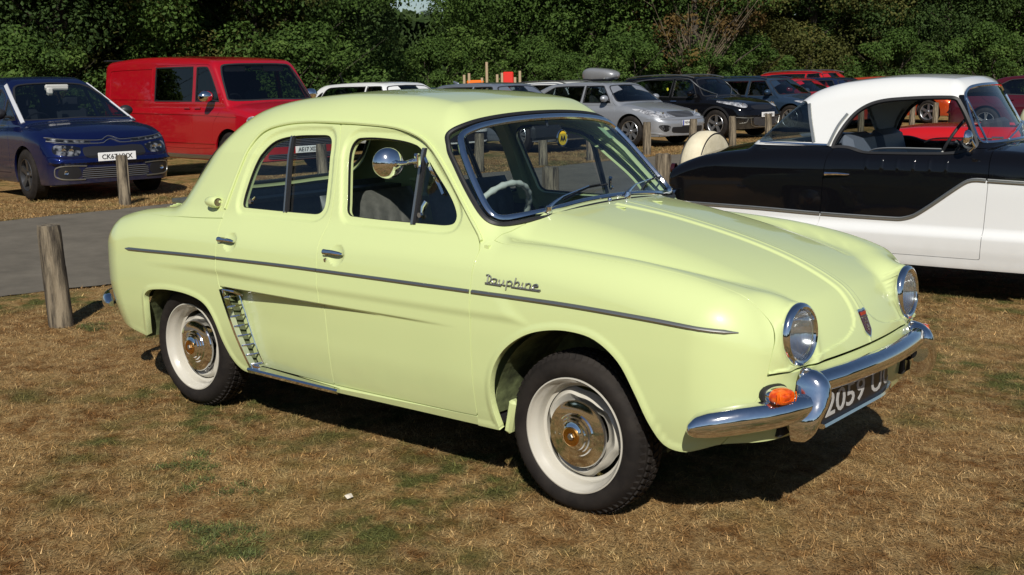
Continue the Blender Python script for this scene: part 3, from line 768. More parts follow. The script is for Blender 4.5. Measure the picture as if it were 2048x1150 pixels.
    for a, c in ((-.008, .0), (.008, .0), (0, .010), (0, -.012), (0, -.028), (-.004, -.02), (.006, -.018)): b.box(p + tilt @ Vector((.0125, a, c)), (.003, .007, .007), rot=Matrix.Rotation(.7, 3, 'X'), m=1)
    b.build('crest_mark', None, em, False, mats=[mat('red_enamel', (.45, .03, .02), .2, 0, 1), M['alu']])
    # front bumper
    def bar(pts, hs, th=.026, n=8, out=None):
        P_ = np.array(pts); V_ = []; F_ = []
        T_ = np.gradient(P_, axis=0); T_ /= np.linalg.norm(T_, axis=1)[:, None]
        k = 14
        for i in range(len(P_)):
            nrm = np.cross(T_[i], [0, 0, 1]); nrm /= np.linalg.norm(nrm)
            if out is not None and nrm @ out(P_[i]) < 0: nrm = -nrm
            h = hs[i]
            for j in range(k):
                q = math.pi*2*j/k
                cz = math.sin(q); cx = math.cos(q)
                V_.append(P_[i] + np.array([0, 0, 1])*cz*h*.5 + nrm*(th*1.25*max(cx, -.25)*min(1, h/.05)))
        for i in range(len(P_)-1):
            for j in range(k): F_.append((i*k+j, i*k+(j+1) % k, (i+1)*k+(j+1) % k, (i+1)*k+j))
        F_.append(tuple(range(k))[::-1]); F_.append(tuple((len(P_)-1)*k + j for j in range(k)))
        return V_, F_
    fwd = lambda q: np.array([1, .35*q[1], 0])
    bp = thing('front_bumper', None, None); bp.parent = T
    cp = spline([(3.035, -.44, .538), (3.075, -.28, .545), (3.095, 0, .547), (3.075, .28, .545), (3.035, .44, .538)], 8, False)
    b = MB(); b.add(*bar(cp, [.072]*len(cp), .030, out=fwd)); b.build('centre_bar', M['chrome'], bp)
    for sg in (-1, 1):
        sp_ = spline([(3.045, sg*.42, .478), (3.025, sg*.50, .472), (2.985, sg*.59, .464), (2.925, sg*.675, .457), (2.86, sg*.735, .447), (2.805, sg*.768, .436), (2.775, sg*.780, .428)], 7, False)
        hh = np.interp(np.linspace(0, 1, len(sp_)), [0, .3, .55, .74, .87, .95, .985, 1], [.082, .092, .097, .091, .072, .046, .028, .008])
        b = MB(); b.add(*bar(sp_, hh, .034, out=lambda q: np.array([.5, q[1], 0]))); b.build('side_bar', M['chrome'], bp)
        # over-rider: a fat horn curving down from the centre bar
        zl = [.588,.586,.581,.572,.557,.537,.51,.48,.45,.42,.395,.375,.362,.357]; dd_ = [.005,.025,.045,.062,.080,.092,.098,.098,.093,.085,.074,.058,.042,.015]; ww = [.004,.017,.030,.041,.050,.055,.057,.056,.054,.050,.045,.037,.027,.010]
        b = MB(); V_ = []; F_ = []; k = 16
        for zz_, d_, w_ in zip(zl, dd_, ww):
            for j in range(k):
                q = math.pi*(j/(k-1)) - math.pi/2
                V_.append((3.003 + d_*max(math.cos(q), 0)**.8, sg*(.443 + .06*sst(.53, .42, zz_)) + w_*.90*(1 - .28*sst(.53, .42, zz_))*math.sin(q), zz_))
        for i in range(len(zl)-1):
            for j in range(k-1): F_.append((i*k+j, i*k+j+1, (i+1)*k+j+1, (i+1)*k+j))
        b.add(V_, F_); b.build('overrider', M['chrome'], bp)
        b = MB(); b.lathe([(.018, -.01), (.018, .035), (.012, .035), (.010, .0)], 16, (3.03, sg*.375, .47)); b.tube([(2.95, sg*.36, .47), (3.03, sg*.36, .47)], .016, 8); b.box((2.98, sg*.34, .45), (.10, .03, .09), bev=.004); b.build('bumper_bracket', M['dark'], bp)
    # registration plate under the centre bar
    px = lambda y: 3.058 - .9*max(y - .0, 0)**2
    b = MB(); ys = np.linspace(-.425, .215, 24); V_ = []; F_ = []
    for y in ys:
        for (dx, z) in ((0, .405), (.004, .405), (.004, .512), (0, .512)): V_.append((px(y) + dx, y, z))
    for i in range(23):
        for j in range(4): F_.append((i*4+j, (i+1)*4+j, (i+1)*4+(j+1) % 4, i*4+(j+1) % 4))
    F_ += [(0, 1, 2, 3), (95, 94, 93, 92)]
    b.add(V_, F_); pl = b.build('number_plate', M['plate_black'], T)
    b = MB(); V2, F2 = sweep(np.array([(px(y) + .004, y, .398) for y in ys]), np.tile([1., 0, 0], (24, 1)), [(-.010, -.01), (-.010, .006), (-.003, .014), (.006, .010), (.008, -.01)]); b.add(V2, F2); b.build('plate_trim', M['chrome'], pl)
    lettering('plate_lettering', '2059 UC', .57, .080, lambda u, v, d: (px(u - .115) + .0045 + d, u - .115, .458 + v), M['print_silver'], pl, .006)
    # rear bumper and tail lamps
    b = MB(); rp = spline([(-.70, -.645, .405), (-.79, -.615, .41), (-.88, -.53, .41), (-.93, -.35, .41), (-.95, 0, .41), (-.93, .35, .41), (-.88, .53, .41), (-.79, .615, .41), (-.70, .645, .405)], 6, False)
    b.add(*bar(rp, np.interp(np.linspace(0, 1, len(rp)), [0, .06, .5, .94, 1], [.03, .085, .09, .085, .03]), .025, out=lambda q: np.array([-1, q[1], 0]))); b.build('rear_bumper', M['chrome'], T)
    for sg in (-1, 1):
        p, n = on_front(dau, [(sg*.46, .62)], -1.6, 2.2, 1); b = MB(); b.lathe([(.036, .02), (.036, -.02), (.026, -.034), (0, -.038)], 20, p[0], 'x'); b.build('tail_lamp', M['red_lens'], T)
    # wheels
    for (wx, sg, yy, R_) in ((0, -1, .669, .285), (2.267, -1, .693, .287), (0, 1, .669, .285), (2.267, 1, .693, .287)):
        wh = thing('wheel', None, None, (wx, 0, .2813)); wh.parent = T
        c = (0, sg*(yy - .0), 0); Y = lambda pr: [(r, h) for r, h in pr]
        b = MB(); w2 = -.155
        b.lathe([(.203, -.012), (.207, -.002), (.215, .004), (.232, .010), (.250, .009), (.262, .003), (.272, -.008), (.278, -.020), (R_, -.026), (R_ + .001, -.060), (R_ + .001, -.090), (R_, -.122), (.277, -.130), (.262, -.150), (.235, -.158), (.205, -.148)], 96, c, 'y', sg=sg)
        ty = b.build('tyre', M['tyre'], wh)
        b = MB(); rnd = random.Random(3)
        for k in range(66):
            q = 2*math.pi*k/66
            for row, (yo, wd, rr, ln) in enumerate(((-.018, .022, R_ - .0105, .020), (-.046, .022, R_ + .0035, .017), (-.074, .022, R_ + .004, .020), (-.102, .022, R_ + .0035, .017), (-.128, .020, R_ - .010, .020))):
                q2 = q + (row % 2)*.045; a = Matrix.Rotation(-q2, 3, 'Y'); a2 = a @ Matrix.Rotation(.35*(-1)**row, 3, 'X') @ (Matrix.Rotation(sg*(.9 if row == 0 else (-.9 if row == 4 else 0)), 3, 'Z'))
                b.box(Vector(c) + a @ Vector((rr, sg*yo, 0)), (.007, wd, ln), rot=a2)
        b.build('tread_blocks', M['tyre'], ty, False)
        b = MB(); b.lathe([(.204, -.016), (.208, -.006), (.2075, .002), (.203, .003), (.199, -.004), (.196, -.014), (.186, -.022), (.180, -.036), (.176, -.060), (.170, -.064), (.165, -.064)], 80, c, 'y', sg=sg)
        b.lathe([(.176, -.060), (.18, -.12), (.2, -.15)], 60, c, 'y', sg=sg)
        rm = b.build('rim', M['rim_cream'], wh)
        # dished disc with three broad lobes and gaps between them
        V_ = []; F_ = []; prof = [(1.0, -.074), (.97, -.068), (.92, -.052), (.86, -.046), (.80, -.053), (.74, -.062), (.68, -.070), (.60, -.074)]; nn = 90; k = len(prof)
        for j in range(nn):
            q = 2*math.pi*j/nn; lob = .168 - .020*sst(.55, .95, abs(math.cos(1.5*(q + .3 + (wx > 1)*.5))) )
            for s, h in prof: V_.append((c[0] + lob*s*math.cos(q), c[1] + sg*h, c[2] + lob*s*math.sin(q)))
        for j in range(nn):
            for i in range(k-1): F_.append((j*k+i, j*k+i+1, ((j+1) % nn)*k+i+1, ((j+1) % nn)*k+i))
        b = MB(); b.add(V_, F_); b.build('wheel_disc', M['rim_cream'], wh)
        b = MB(); c = (0, sg*(yy - .014), 0); b.lathe([(r_, h_*.75) for r_, h_ in [(.119, -.030), (.121, -.016), (.118, -.010), (.110, -.008), (.098, -.004), (.078, -.001), (.074, .006), (.066, .008), (.063, .016), (.055, .018), (.052, .025), (.043, .027), (.038, .032), (.030, .034)]], 72, c, 'y', sg=sg)
        hc = b.build('hubcap', M['chrome'], wh)
        b = MB(); b.lathe([(.034, .022), (.035, .027), (.031, .030), (.016, .028), (.014, .025), (.012, .025)], 40, c, 'y', sg=sg); b.build('hub_centre', M['gold'], hc)
        b = MB(); b.lathe([(.012, .024), (.012, .032), (.009, .034), (0, .034)], 6, c, 'y', sg=sg); b.build('hub_bolt', M['alu'], hc, False)
        # wheel housing
    for (wx, R_, zc) in ((0, .33, .29), (2.285, .37, .30)):
        for sg in (-1, 1):
            b = MB(); pr = [(R_, .0), (R_, .30), (.0, .30)]
            V_ = []; F_ = []; nn = 28
            for j in range(nn + 1):
                q = math.pi*j/nn; r = R_
                V_ += [(wx + r*math.cos(q), sg*.70, zc + r*math.sin(q)), (wx + r*math.cos(q), sg*.40, zc + r*math.sin(q)), (wx, sg*.40, zc)]
            for j in range(nn): F_ += [(3*j, 3*j+1, 3*j+4, 3*j+3), (3*j+1, 3*j+2, 3*j+5, 3*j+4)]
            b.add(V_, F_); b.build('wheel_housing', M['underseal'], T, False)
    for wx in (0, 2.267):
        b = MB(); b.tube([(wx, -.6, .281), (wx, .6, .281)], .03, 8); b.tube([(wx - .15, -.5, .30), (wx, -.55, .26)], .02, 6); b.build('axle', M['dark'], T)
    b = MB(); b.box((1.13, 0, .275), (1.55, 1.36, .05)); b.box((2.28, 0, .30), (.85, .80, .05)); b.box((-.35, 0, .33), (.75, .80, .05)); b.box((2.83, 0, .40), (.30, 1.1, .05)); b.build('underbody', M['dark'], T, False)
    # ---- interior
    b = MB(); b.box((1.16, 0, .31), (1.45, 1.34, .02)); b.box((.15, 0, .31), (.60, .78, .02)); b.build('floor', M['carpet'], T, False)
    b = MB(); b.box((1.88, 0, .62), (.02, 1.38, .60)); b.build('bulkhead', P, T, False); b = MB(); b.box((-.12, 0, .72), (.02, 1.18, .45)); b.build('rear_bulkhead', P, T, False)
    b = MB(); b.box((-.02, 0, .955), (.40, 1.16, .02), bev=.004); b.build('parcel_shelf', M['vinyl'], T)
    dsh = spline([(1.86, .985), (1.74, .965), (1.70, .93), (1.71, .86), (1.74, .80)], 4, False); V_ = []; F_ = []
    for y in np.linspace(-.62, .62, 13):
        for (xx, z) in dsh: V_.append((xx - .0 - .12*(y*y), y, z))
    k = len(dsh)
    for i in range(12):
        for j in range(k-1): F_.append((i*k+j, (i+1)*k+j, (i+1)*k+j+1, i*k+j+1))
    b = MB(); b.add(V_, F_); b.box((1.70, -.36, .93), (.10, .24, .10), bev=.02); b.build('dashboard', M['vinyl'], T)
    def seat(nm, x, y, wd, bx, hb):
        s = thing(nm, None, None); s.parent = T
        def cushion(name, c, d, rotY, pleats, axis):
            b = MB(); rt_ = Matrix.Rotation(rotY, 3, 'Y'); n = pleats*4; V_ = []; F_ = []; m_ = 10
            for side in (0, 1):
                for i in range(n + 1):
                    for j in range(m_ + 1):
                        u = i/n - .5; v = j/m_ - .5
                        bul = (1 - (2*abs(u))**6)*(1 - (2*abs(v))**6); pl_ = abs(math.sin(math.pi*pleats*(u + .5)))**.5*.010*(1 if abs(v) < .38 else .2)
                        h = (d[2]*.5*bul**.35 + pl_*bul)*(1 if side else -1)
                        V_.append(rt_ @ Vector((v*d[0], u*d[1], h)) + Vector(c))
            q = (n+1)*(m_+1)
            for side in (0, 1):
                for i in range(n):
                    for j in range(m_):
                        a = side*q + i*(m_+1) + j; f = (a, a+1, a+m_+2, a+m_+1); F_.append(f if not side else f[::-1])
            b.add(V_, F_); b.build(name, M['vinyl'], s)
        cushion('seat_cushion', (x, y, .46), (.46, wd, .13), R(-6), int(wd/.075), 0)
        cushion('seat_back', (bx, y, hb), (.56, wd, .11), R(-104), int(wd/.075), 0)
        return s
    seat('front_seat', 1.20, -.33, .54, .95, .765); seat('front_seat', 1.20, .33, .54, .95, .765); seat('rear_seat', .34, 0, 1.18, .10, .72)
    for k in (0,):
        b = MB(); b.tube([(.80, -.6, .40), (1.35, -.6, .36)], .012, 6); b.build('seat_rail', M['plastic'], T)
    # steering wheel
    sw = thing('steering_wheel', None, None, (1.625, -.36, .945)); sw.parent = T; sw.rotation_euler = (0, R(-58), 0)
    b = MB(); pts = [(.195*math.cos(q), .195*math.sin(q), 0) for q in np.linspace(0, 2*math.pi, 72, endpoint=False)]
    b.tube(pts, [.0125 + .0022*math.cos(k*math.pi*2/72*24) for k in range(72)], 10, closed=True); b.build('wheel_rim', M['ivory'], sw)
    b = MB(); b.tube([(0, 0, -.03), (.0, .10, -.02), (0, .19, 0)], [.012, .010, .008], 8); b.tube([(0, 0, -.03), (0, -.10, -.02), (0, -.19, 0)], [.012, .010, .008], 8); b.lathe([(0, -.005), (.03, -.008), (.036, -.02), (.04, -.06)], 24, (0, 0, 0), 'z'); b.tube([(0, 0, -.05), (-.01, 0, -.42)], .022, 10); b.build('wheel_spokes', M['ivory'], sw)
    # inner linings of the doors and pillars
    for sg in (-1, 1):
        b = MB(); b.box((1.42, sg*.69, .62), (.78, .015, .52), bev=.004); b.box((.72, sg*.675, .66), (.56, .015, .46), bev=.004); b.build('door_card', M['vinyl'], T)
        X, N = on_side(dau, np.stack([np.linspace(1.0, .955, 8), np.linspace(.95, 1.32, 8)], 1), sg)
        V2, F2 = sweep(X - N*.045, N, [(-.03, -.015), (-.03, .015), (.03, .015), (.03, -.015)]); b = MB(); b.add(V2, F2)
        b.build('centre_pillar', P, T)
    # mirror on the door, inside mirror, badge, sticker
    b = MB(); mc = Vector((1.400, -.700, 1.198)); 
    ax = Vector((.80, -.60, .03)).normalized(); qm = Vector((1, 0, 0)).rotation_difference(ax).to_matrix()
    b.lathe([(.0, -.010), (.052, -.010), (.0585, -.008), (.060, 0), (.057, .010), (.045, .021), (.026, .030), (.012, .034), (.0, .035)], 48, (0, 0, 0), 'x'); b.v = [tuple(qm @ Vector(v) + mc) for v in b.v]
    dm = b.build('door_mirror', M['chrome'], T)
    b = MB(); jt = mc + ax*.032 + Vector((.022, .016, 0)); b.tube([jt, jt + Vector((.02, .03, 0)), (1.45, -.640, 1.20), (1.462, -.605, 1.203)], [.012, .009, .010, .014], 10); b.lathe([(0, -.014), (.012, -.010), (.014, 0), (.012, .010), (0, .014)], 14, jt); b.box((1.468, -.610, 1.205), (.022, .02, .055), bev=.004); b.build('mirror_arm', M['chrome'], dm)
    b = MB(); b.box((1.60, .02, 1.285), (.03, .20, .060), bev=.012); b.tube([(1.61, .02, 1.31), (1.60, .02, 1.345)], .006, 6); b.build('inside_mirror', M['plastic'], T)
    bd = thing('windscreen_badge', None, None, (1.665, .045, 1.262)); bd.parent = T
    b = MB(); b.lathe([(0, .0), (.030, .0), (.034, .004), (.036, .0), (.034, -.006)], 28, (0, 0, 0), 'x'); b.build('badge_ring', M['chrome'], bd)
    b = MB(); b.lathe([(.0, .004), (.029, .0045)], 28, (0, 0, 0), 'x'); b.build('badge_disc', mat('badge_yellow', (.75, .5, .03), .3), bd)
    lettering('badge_lettering', 'AA', .036, .022, lambda u, v, d: (.006 + d, u, v), M['print_black'], bd, .02)
    p, n = on_ws([(.35, 1.300), (.40, 1.290), (.425, 1.245), (.385, 1.250)]); b = MB(); b.add([tuple(v) for v in p - n*.006] + [tuple(v) for v in p - n*.007], [(0, 1, 2, 3), (7, 6, 5, 4)]); b.build('windscreen_sticker', mat('pale_sticker', (.35, .5, .25), .6), wsc, False)
    # wipers
    for (x0, y0, y1, z1) in ((1.925, -.385, -.06, 1.070), (1.955, .095, .44, 1.06)):
        p, n = on_top(dau, [(x0, y0)]); q = Vector(p[0]); nn = Vector(n[0]); e, ne = on_ws([(y1, z1)]); e = Vector(e[0]); ne = Vector(ne[0])
        wp = thing('wiper', None, None); wp.parent = T
        b = MB(); b.lathe([(.016, -.005), (.017, .006), (.013, .016), (.010, .026), (0, .030)], 18, (0, 0, 0), 'z'); rr_ = Vector((0, 0, 1)).rotation_difference(nn).to_matrix(); b.v = [tuple(rr_ @ Vector(v) + q) for v in b.v]; b.build('wiper_spindle', M['chrome'], wp)
        b = MB(); a0 = q + nn*.022; mid = a0.lerp(e, .35) + nn*.018; b.tube([a0, a0.lerp(e, .14) + nn*.010, mid, e + ne*.018], [.008, .006, .003, .0025], 8); b.build('wiper_arm', M['chrome'], wp)
        g0, gn0 = on_ws([(y1 - .19, z1 - .030), (y1 - .08, z1 - .012), (y1, z1), (y1 + .08, z1 + .002), (y1 + .14, z1 + .002)])
        b = MB(); b.tube([tuple(v) for v in g0 + gn0*.008], .004, 6); b.tube([tuple(v) for v in (g0 + gn0*.016)[1:4]], .003, 5); b.build('wiper_blade', M['plastic'], wp)
    p, n = on_top(dau, [(1.965, -.04)]); b = MB(); b.lathe([(.009, 0), (.009, .008), (.005, .014), (0, .015)], 12, p[0], 'z'); b.build('washer_jet', M['chrome'], T)
    for y in (-.10, .16):
        p, n = on_top(dau, [(2.06, y)]); b = MB(); b.box(p[0] + n[0]*.002, (.045, .012, .006), bev=.002); b.build('bonnet_hinge', P, bonnet)
    return T
# ------------------------------------------------------------------ ground
def grass_colour(nt, L, vec):
    """dry straw, brown and green patches by position"""
    def nz(sc, det=4, r=.6):
        n = nt.nodes.new('ShaderNodeTexNoise'); n.inputs['Scale'].default_value = sc; n.inputs['Detail'].default_value = det; n.inputs['Roughness'].default_value = r; L(vec, n.inputs['Vector']); return n.outputs['Fac']
    def ramp(f, a, b, p0, p1):
        r = nt.nodes.new('ShaderNodeValToRGB'); r.color_ramp.elements[0].color = (*a, 1); r.color_ramp.elements[1].color = (*b, 1); r.color_ramp.elements[0].position = p0; r.color_ramp.elements[1].position = p1; L(f, r.inputs[0]); return r.outputs[0]
    c1 = ramp(nz(2.2), (.190, .090, .028), (.375, .232, .092), .38, .62)
    c2 = ramp(nz(11, 7, .7), (.0, .0, .0), (1, 1, 1), .42, .66)
    mx = nt.nodes.new('ShaderNodeMix'); mx.data_type = 'RGBA'; L(c2, mx.inputs['Factor']); L(c1, mx.inputs['A']); mx.inputs['B'].default_value = (.47, .325, .150, 1)
    g = nt.nodes.new('ShaderNodeMath'); g.operation = 'MULTIPLY'; L(ramp(nz(.75, 3), (0, 0, 0), (1, 1, 1), .47, .62), g.inputs[0]); L(ramp(nz(6, 5), (.1, .1, .1), (1, 1, 1), .42, .58), g.inputs[1])
    m2 = nt.nodes.new('ShaderNodeMix'); m2.data_type = 'RGBA'; L(g.outputs[0], m2.inputs['Factor']); L(mx.outputs['Result'], m2.inputs['A']); m2.inputs['B'].default_value = (.115, .120, .035, 1)
    return m2.outputs['Result'], nz
m = bpy.data.materials.new('dry_grass_ground'); m.use_nodes = True; nt = m.node_tree; L = nt.links.new; b_ = nt.nodes['Principled BSDF']; b_.inputs['Roughness'].default_value = .95; b_.inputs['Specular IOR Level'].default_value = .1
geo = nt.nodes.new('ShaderNodeNewGeometry')
c, nz = grass_colour(nt, L, geo.outputs['Position'])
hs = nt.nodes.new('ShaderNodeMix'); hs.data_type = 'RGBA'; hs.blend_type = 'MULTIPLY'; hs.inputs['Factor'].default_value = 1; L(c, hs.inputs['A'])
r = nt.nodes.new('ShaderNodeValToRGB'); r.color_ramp.elements[0].color = (.40, .36, .33, 1); r.color_ramp.elements[1].color = (1.2, 1.2, 1.15, 1); r.color_ramp.elements[0].position = .32; r.color_ramp.elements[1].position = .68
L(nz(85, 4, .7), r.inputs[0]); L(r.outputs[0], hs.inputs['B']); L(hs.outputs['Result'], b_.inputs['Base Color'])
bp = nt.nodes.new('ShaderNodeBump'); bp.inputs['Strength'].default_value = .9; bp.inputs['Distance'].default_value = .02; L(nz(60, 6, .7), bp.inputs['Height']); L(bp.outputs[0], b_.inputs['Normal'])
M['ground'] = m
m = bpy.data.materials.new('grass_blades'); m.use_nodes = True; nt = m.node_tree; L = nt.links.new; b_ = nt.nodes['Principled BSDF']; b_.inputs['Roughness'].default_value = .7; b_.inputs['Specular IOR Level'].default_value = .25
geo = nt.nodes.new('ShaderNodeNewGeometry'); c, nz = grass_colour(nt, L, geo.outputs['Position'])
at = nt.nodes.new('ShaderNodeAttribute'); at.attribute_name = 'tone'
hs = nt.nodes.new('ShaderNodeMix'); hs.data_type = 'RGBA'; hs.blend_type = 'MULTIPLY'; hs.inputs['Factor'].default_value = 1; L(c, hs.inputs['A']); L(at.outputs['Color'], hs.inputs['B'])
L(hs.outputs['Result'], b_.inputs['Base Color'])
M['blades'] = m
M['asphalt'] = noise_var(mat('asphalt', (.1, .1, .1), .9), (.094, .081, .060), (.150, .130, .098), 1.9, detail=10, rough=.75, bump=.5, bscale=160, dist=.006)

# path edges, near and far, in the order of y
PN = [(-3.73, -14), (-3.75, -4), (-3.73, .25), (-3.50, 1.05), (-3.3, 3.0), (-3.05, 8.5), (-2.4, 16), (-1.5, 24), (0, 34), (3, 48), (10, 70)]
PF = [(-8.2, -14), (-8.25, -3), (-8.26, 2.5), (-8.1, 6.2), (-7.75, 10), (-7.43, 14.7), (-6.8, 20), (-5.6, 27), (-3.5, 36), (0, 49), (7, 72)]
def near_edge(y): return np.interp(y, [p[1] for p in PN], [p[0] for p in PN])
def far_edge(y): return np.interp(y, [p[1] for p in PF], [p[0] for p in PF])
def ground_z(x, y):
    return .012*np.sin(x*1.3 + .7*y)*np.cos(y*.9 - .3*x)
def build_ground():
    # the field drops a little beyond the first row of cars
    xs = [-400, -60, -15, -14.2, -13.4, -12.6, -11.8, 400]; zs = [-.29, -.29, -.28, -.25, -.17, -.08, -.035, -.03]; V = [(x, y, z) for x, z in zip(xs, zs) for y in (-400, 400)]
    mk('ground', V, [(2*i, 2*i+2, 2*i+3, 2*i+1) for i in range(7)], M['ground'], None, False)['kind'] = 'structure'
    # lawn round the cars, gently uneven
    rnd = np.random.default_rng(4)
    xs = np.arange(-1, 1.0001, .02)
    X = np.linspace(-9, 9, 240); Y = np.linspace(-8, 26, 400)
    gx, gy = np.meshgrid(np.linspace(0, 1, 200), Y)
    x0 = near_edge(gy) + .03*np.sin(gy*9) + .02*np.sin(gy*23); gxx = x0 + gx**1.3*(14 - x0)
    z = -.002 + .010*np.sin(gxx*1.3 + .7*gy)*np.cos(gy*.9) + .035*sst(0, .05, gx) - .035
    z = z*1.0 + .002
    V = np.stack([gxx.ravel(), gy.ravel(), z.ravel() - .004], 1); n, k = 400, 200
    i, j = np.meshgrid(np.arange(n-1), np.arange(k-1), indexing='ij'); a = (i*k + j).ravel()
    mk('lawn', V, np.stack([a, a+1, a+k+1, a+k], 1), M['ground'], None, True)['kind'] = 'structure'
    # asphalt path
    ys = np.arange(-14, 70, .12); V = []; F = []
    for y in ys:
        e0 = near_edge(y) + .05 + .022*math.sin(y*7.1) + .015*math.sin(y*17); e1 = far_edge(y) - .05 + .03*math.sin(y*5.3) + .02*math.sin(y*13)
        for t in (0, .33, .66, 1): V.append((e0 + (e1 - e0)*t, y, -.018 + .012*math.sin(t*math.pi)))
    for i in range(len(ys)-1):
        for j in range(3): F.append((i*4+j, i*4+j+1, i*4+j+5, i*4+j+4))
    mk('path', V, [f[::-1] for f in F], M['asphalt'], None, True)['kind'] = 'structure'
def blades(name, n, region, hmin, hmax, wd, seed, lean=.9, green=.12):
    """n single blades; region(rng, n) gives root points"""
    rg = np.random.default_rng(seed); P = region(rg, n); n = len(P)
    h = rg.uniform(hmin, hmax, n)*rg.uniform(.6, 1.2, n); up_ = rg.random(n) < .25; h = np.where(up_, h*.5, h); a = rg.uniform(0, 2*np.pi, n); ln = np.where(up_, rg.uniform(.25, .9, n), rg.uniform(.9, 1.5, n))*min(lean, 1.0)
    d = np.stack([np.cos(a), np.sin(a), 0*a], 1); s = np.stack([-np.sin(a), np.cos(a), 0*a], 1)*(wd*rg.uniform(.6, 1.4, n))[:, None]
    tip = P + d*(h*np.sin(ln))[:, None] + np.array([0, 0, 1.])*(h*np.cos(ln))[:, None]
    P = P + np.array([0, 0, 1.])*(rg.random(n)*.010*(ln > .9))[:, None]
    V = np.empty((n, 3, 3)); V[:, 0] = P - s; V[:, 1] = P + s; V[:, 2] = tip
    F = np.arange(3*n).reshape(n, 3)
    o = mk(name, V.reshape(-1, 3), F, M['blades'], None, False)
    t = rg.uniform(.50, 1.30, n); warm = rg.uniform(-.08, .08, n); hi = rg.random(n) < .07; t = np.where(hi, 2.0, t); dk = rg.random(n) < .16; t = np.where(dk, .33, t)
    cl = np.sin(P[:, 0]*31 + 4*np.sin(P[:, 1]*23)) * np.sin(P[:, 1]*37 + 3*np.sin(P[:, 0]*29)) + .6*np.sin(P[:, 0]*71)*np.sin(P[:, 1]*67); t = t*(1 + .22*cl)
    C = np.ones((n, 3, 4)); C[..., 0] = (t*(1 + warm))[:, None]; C[..., 1] = t[:, None]; C[..., 2] = (t*(1 - warm))[:, None]
    at = o.data.attributes.new('tone', 'FLOAT_COLOR', 'POINT'); at.data.foreach_set('color', C.reshape(-1).astype(np.float32))
    o['kind'] = 'stuff'
    return o
def lawn_z(x, y):
    x0 = near_edge(y); g = np.clip((x - x0)/(14 - x0), 0, 1)**(1/1.3)
    return -.006 + .010*np.sin(x*1.3 + .7*y)*np.cos(y*.9) + .035*sst(0, .05, g) - .033
def build_grass():
    C = np.array(_C[:2]); fw = np.array([math.cos(_yaw), math.sin(_yaw)])
    def region(r0, r1, half, pw=1.0):
        def f(rg, n):
            u = rg.random(n); r = (r0**pw + (r1**pw - r0**pw)*u)**(1/pw); a = _yaw + rg.uniform(-half, half, n)
            x = C[0] + r*np.cos(a); y = C[1] + r*np.sin(a); k = x > near_edge(y) + .02 + .07*rg.random(n)**2
            x, y = x[k], y[k]
            # tufts
            t = np.sin(x*17 + 3*np.sin(y*11))*np.sin(y*19 + 2*np.sin(x*13)); k = rg.random(len(x)) < .62 + .38*t
            x, y = x[k], y[k]
            return np.stack([x, y, lawn_z(x, y) - .003], 1)
        return f
    tag(blades('lawn_grass', 760000, region(2.6, 8.5, .62, 1.35), .016, .052, .0013, 1, 1.0), 'short dry straw coloured grass around the green saloon', 'grass')
    tag(blades('far_lawn_grass', 130000, region(7.5, 16, .55, 1.2), .02, .045, .003, 2, 1.1), 'dry grass under the black and white coupe', 'grass')
    def verge(rg, n):
        y = rg.uniform(-3, 22, n); e = far_edge(y); x = e - .03 - 2.6*rg.random(n)**1.5
        return np.stack([x, y, -.03 + 0*x], 1)
    tag(blades('verge_grass', 110000, verge, .03, .075, .0035, 3, 1.0), 'dry grass verge beyond the asphalt path', 'grass')
    def tufts(rg, n):
        out = []
        for cx, cy, r, k in ((2.03, -1.82, .15, .40), (2.36, -1.48, .05, .08), (1.45, -1.60, .2, .14), (-2.05, .02, .12, .08), (.9, -1.25, .28, .14), (2.55, -2.15, .12, .05), (1.75, -2.15, .14, .06), (3.9, .6, .2, .05)):
            for j in range(14):
                m_ = int(n*k/14); q0 = rg.uniform(0, 6.283); r0 = r*rg.random()**.6; a0, b0 = cx + r0*np.cos(q0)*1.1 - r0*np.sin(q0)*.6, cy + r0*np.sin(q0)*.7
                x = a0 + rg.normal(0, .022, m_); y = b0 + rg.normal(0, .022, m_)
                out.append(np.stack([x, y, lawn_z(x, y)], 1))
        return np.concatenate(out)
    g = blades('green_tufts', 13000, tufts, .016, .042, .0015, 5, 1.0); mg = mat('green_blades', (.07, .12, .025), .6)
    mgn = mg.node_tree; at = mgn.nodes.new('ShaderNodeAttribute'); at.attribute_name = 'tone'; mm = mgn.nodes.new('ShaderNodeMix'); mm.data_type = 'RGBA'; mm.blend_type = 'MULTIPLY'; mm.inputs['Factor'].default_value = 1; mm.inputs['B'].default_value = (.115, .135, .036, 1)
    mgn.links.new(at.outputs['Color'], mm.inputs['A']); mgn.links.new(mm.outputs['Result'], mgn.nodes['Principled BSDF'].inputs['Base Color'])
    g.data.materials.clear(); g.data.materials.append(mg); tag(g, 'small patches of living green grass in the dry lawn', 'grass')

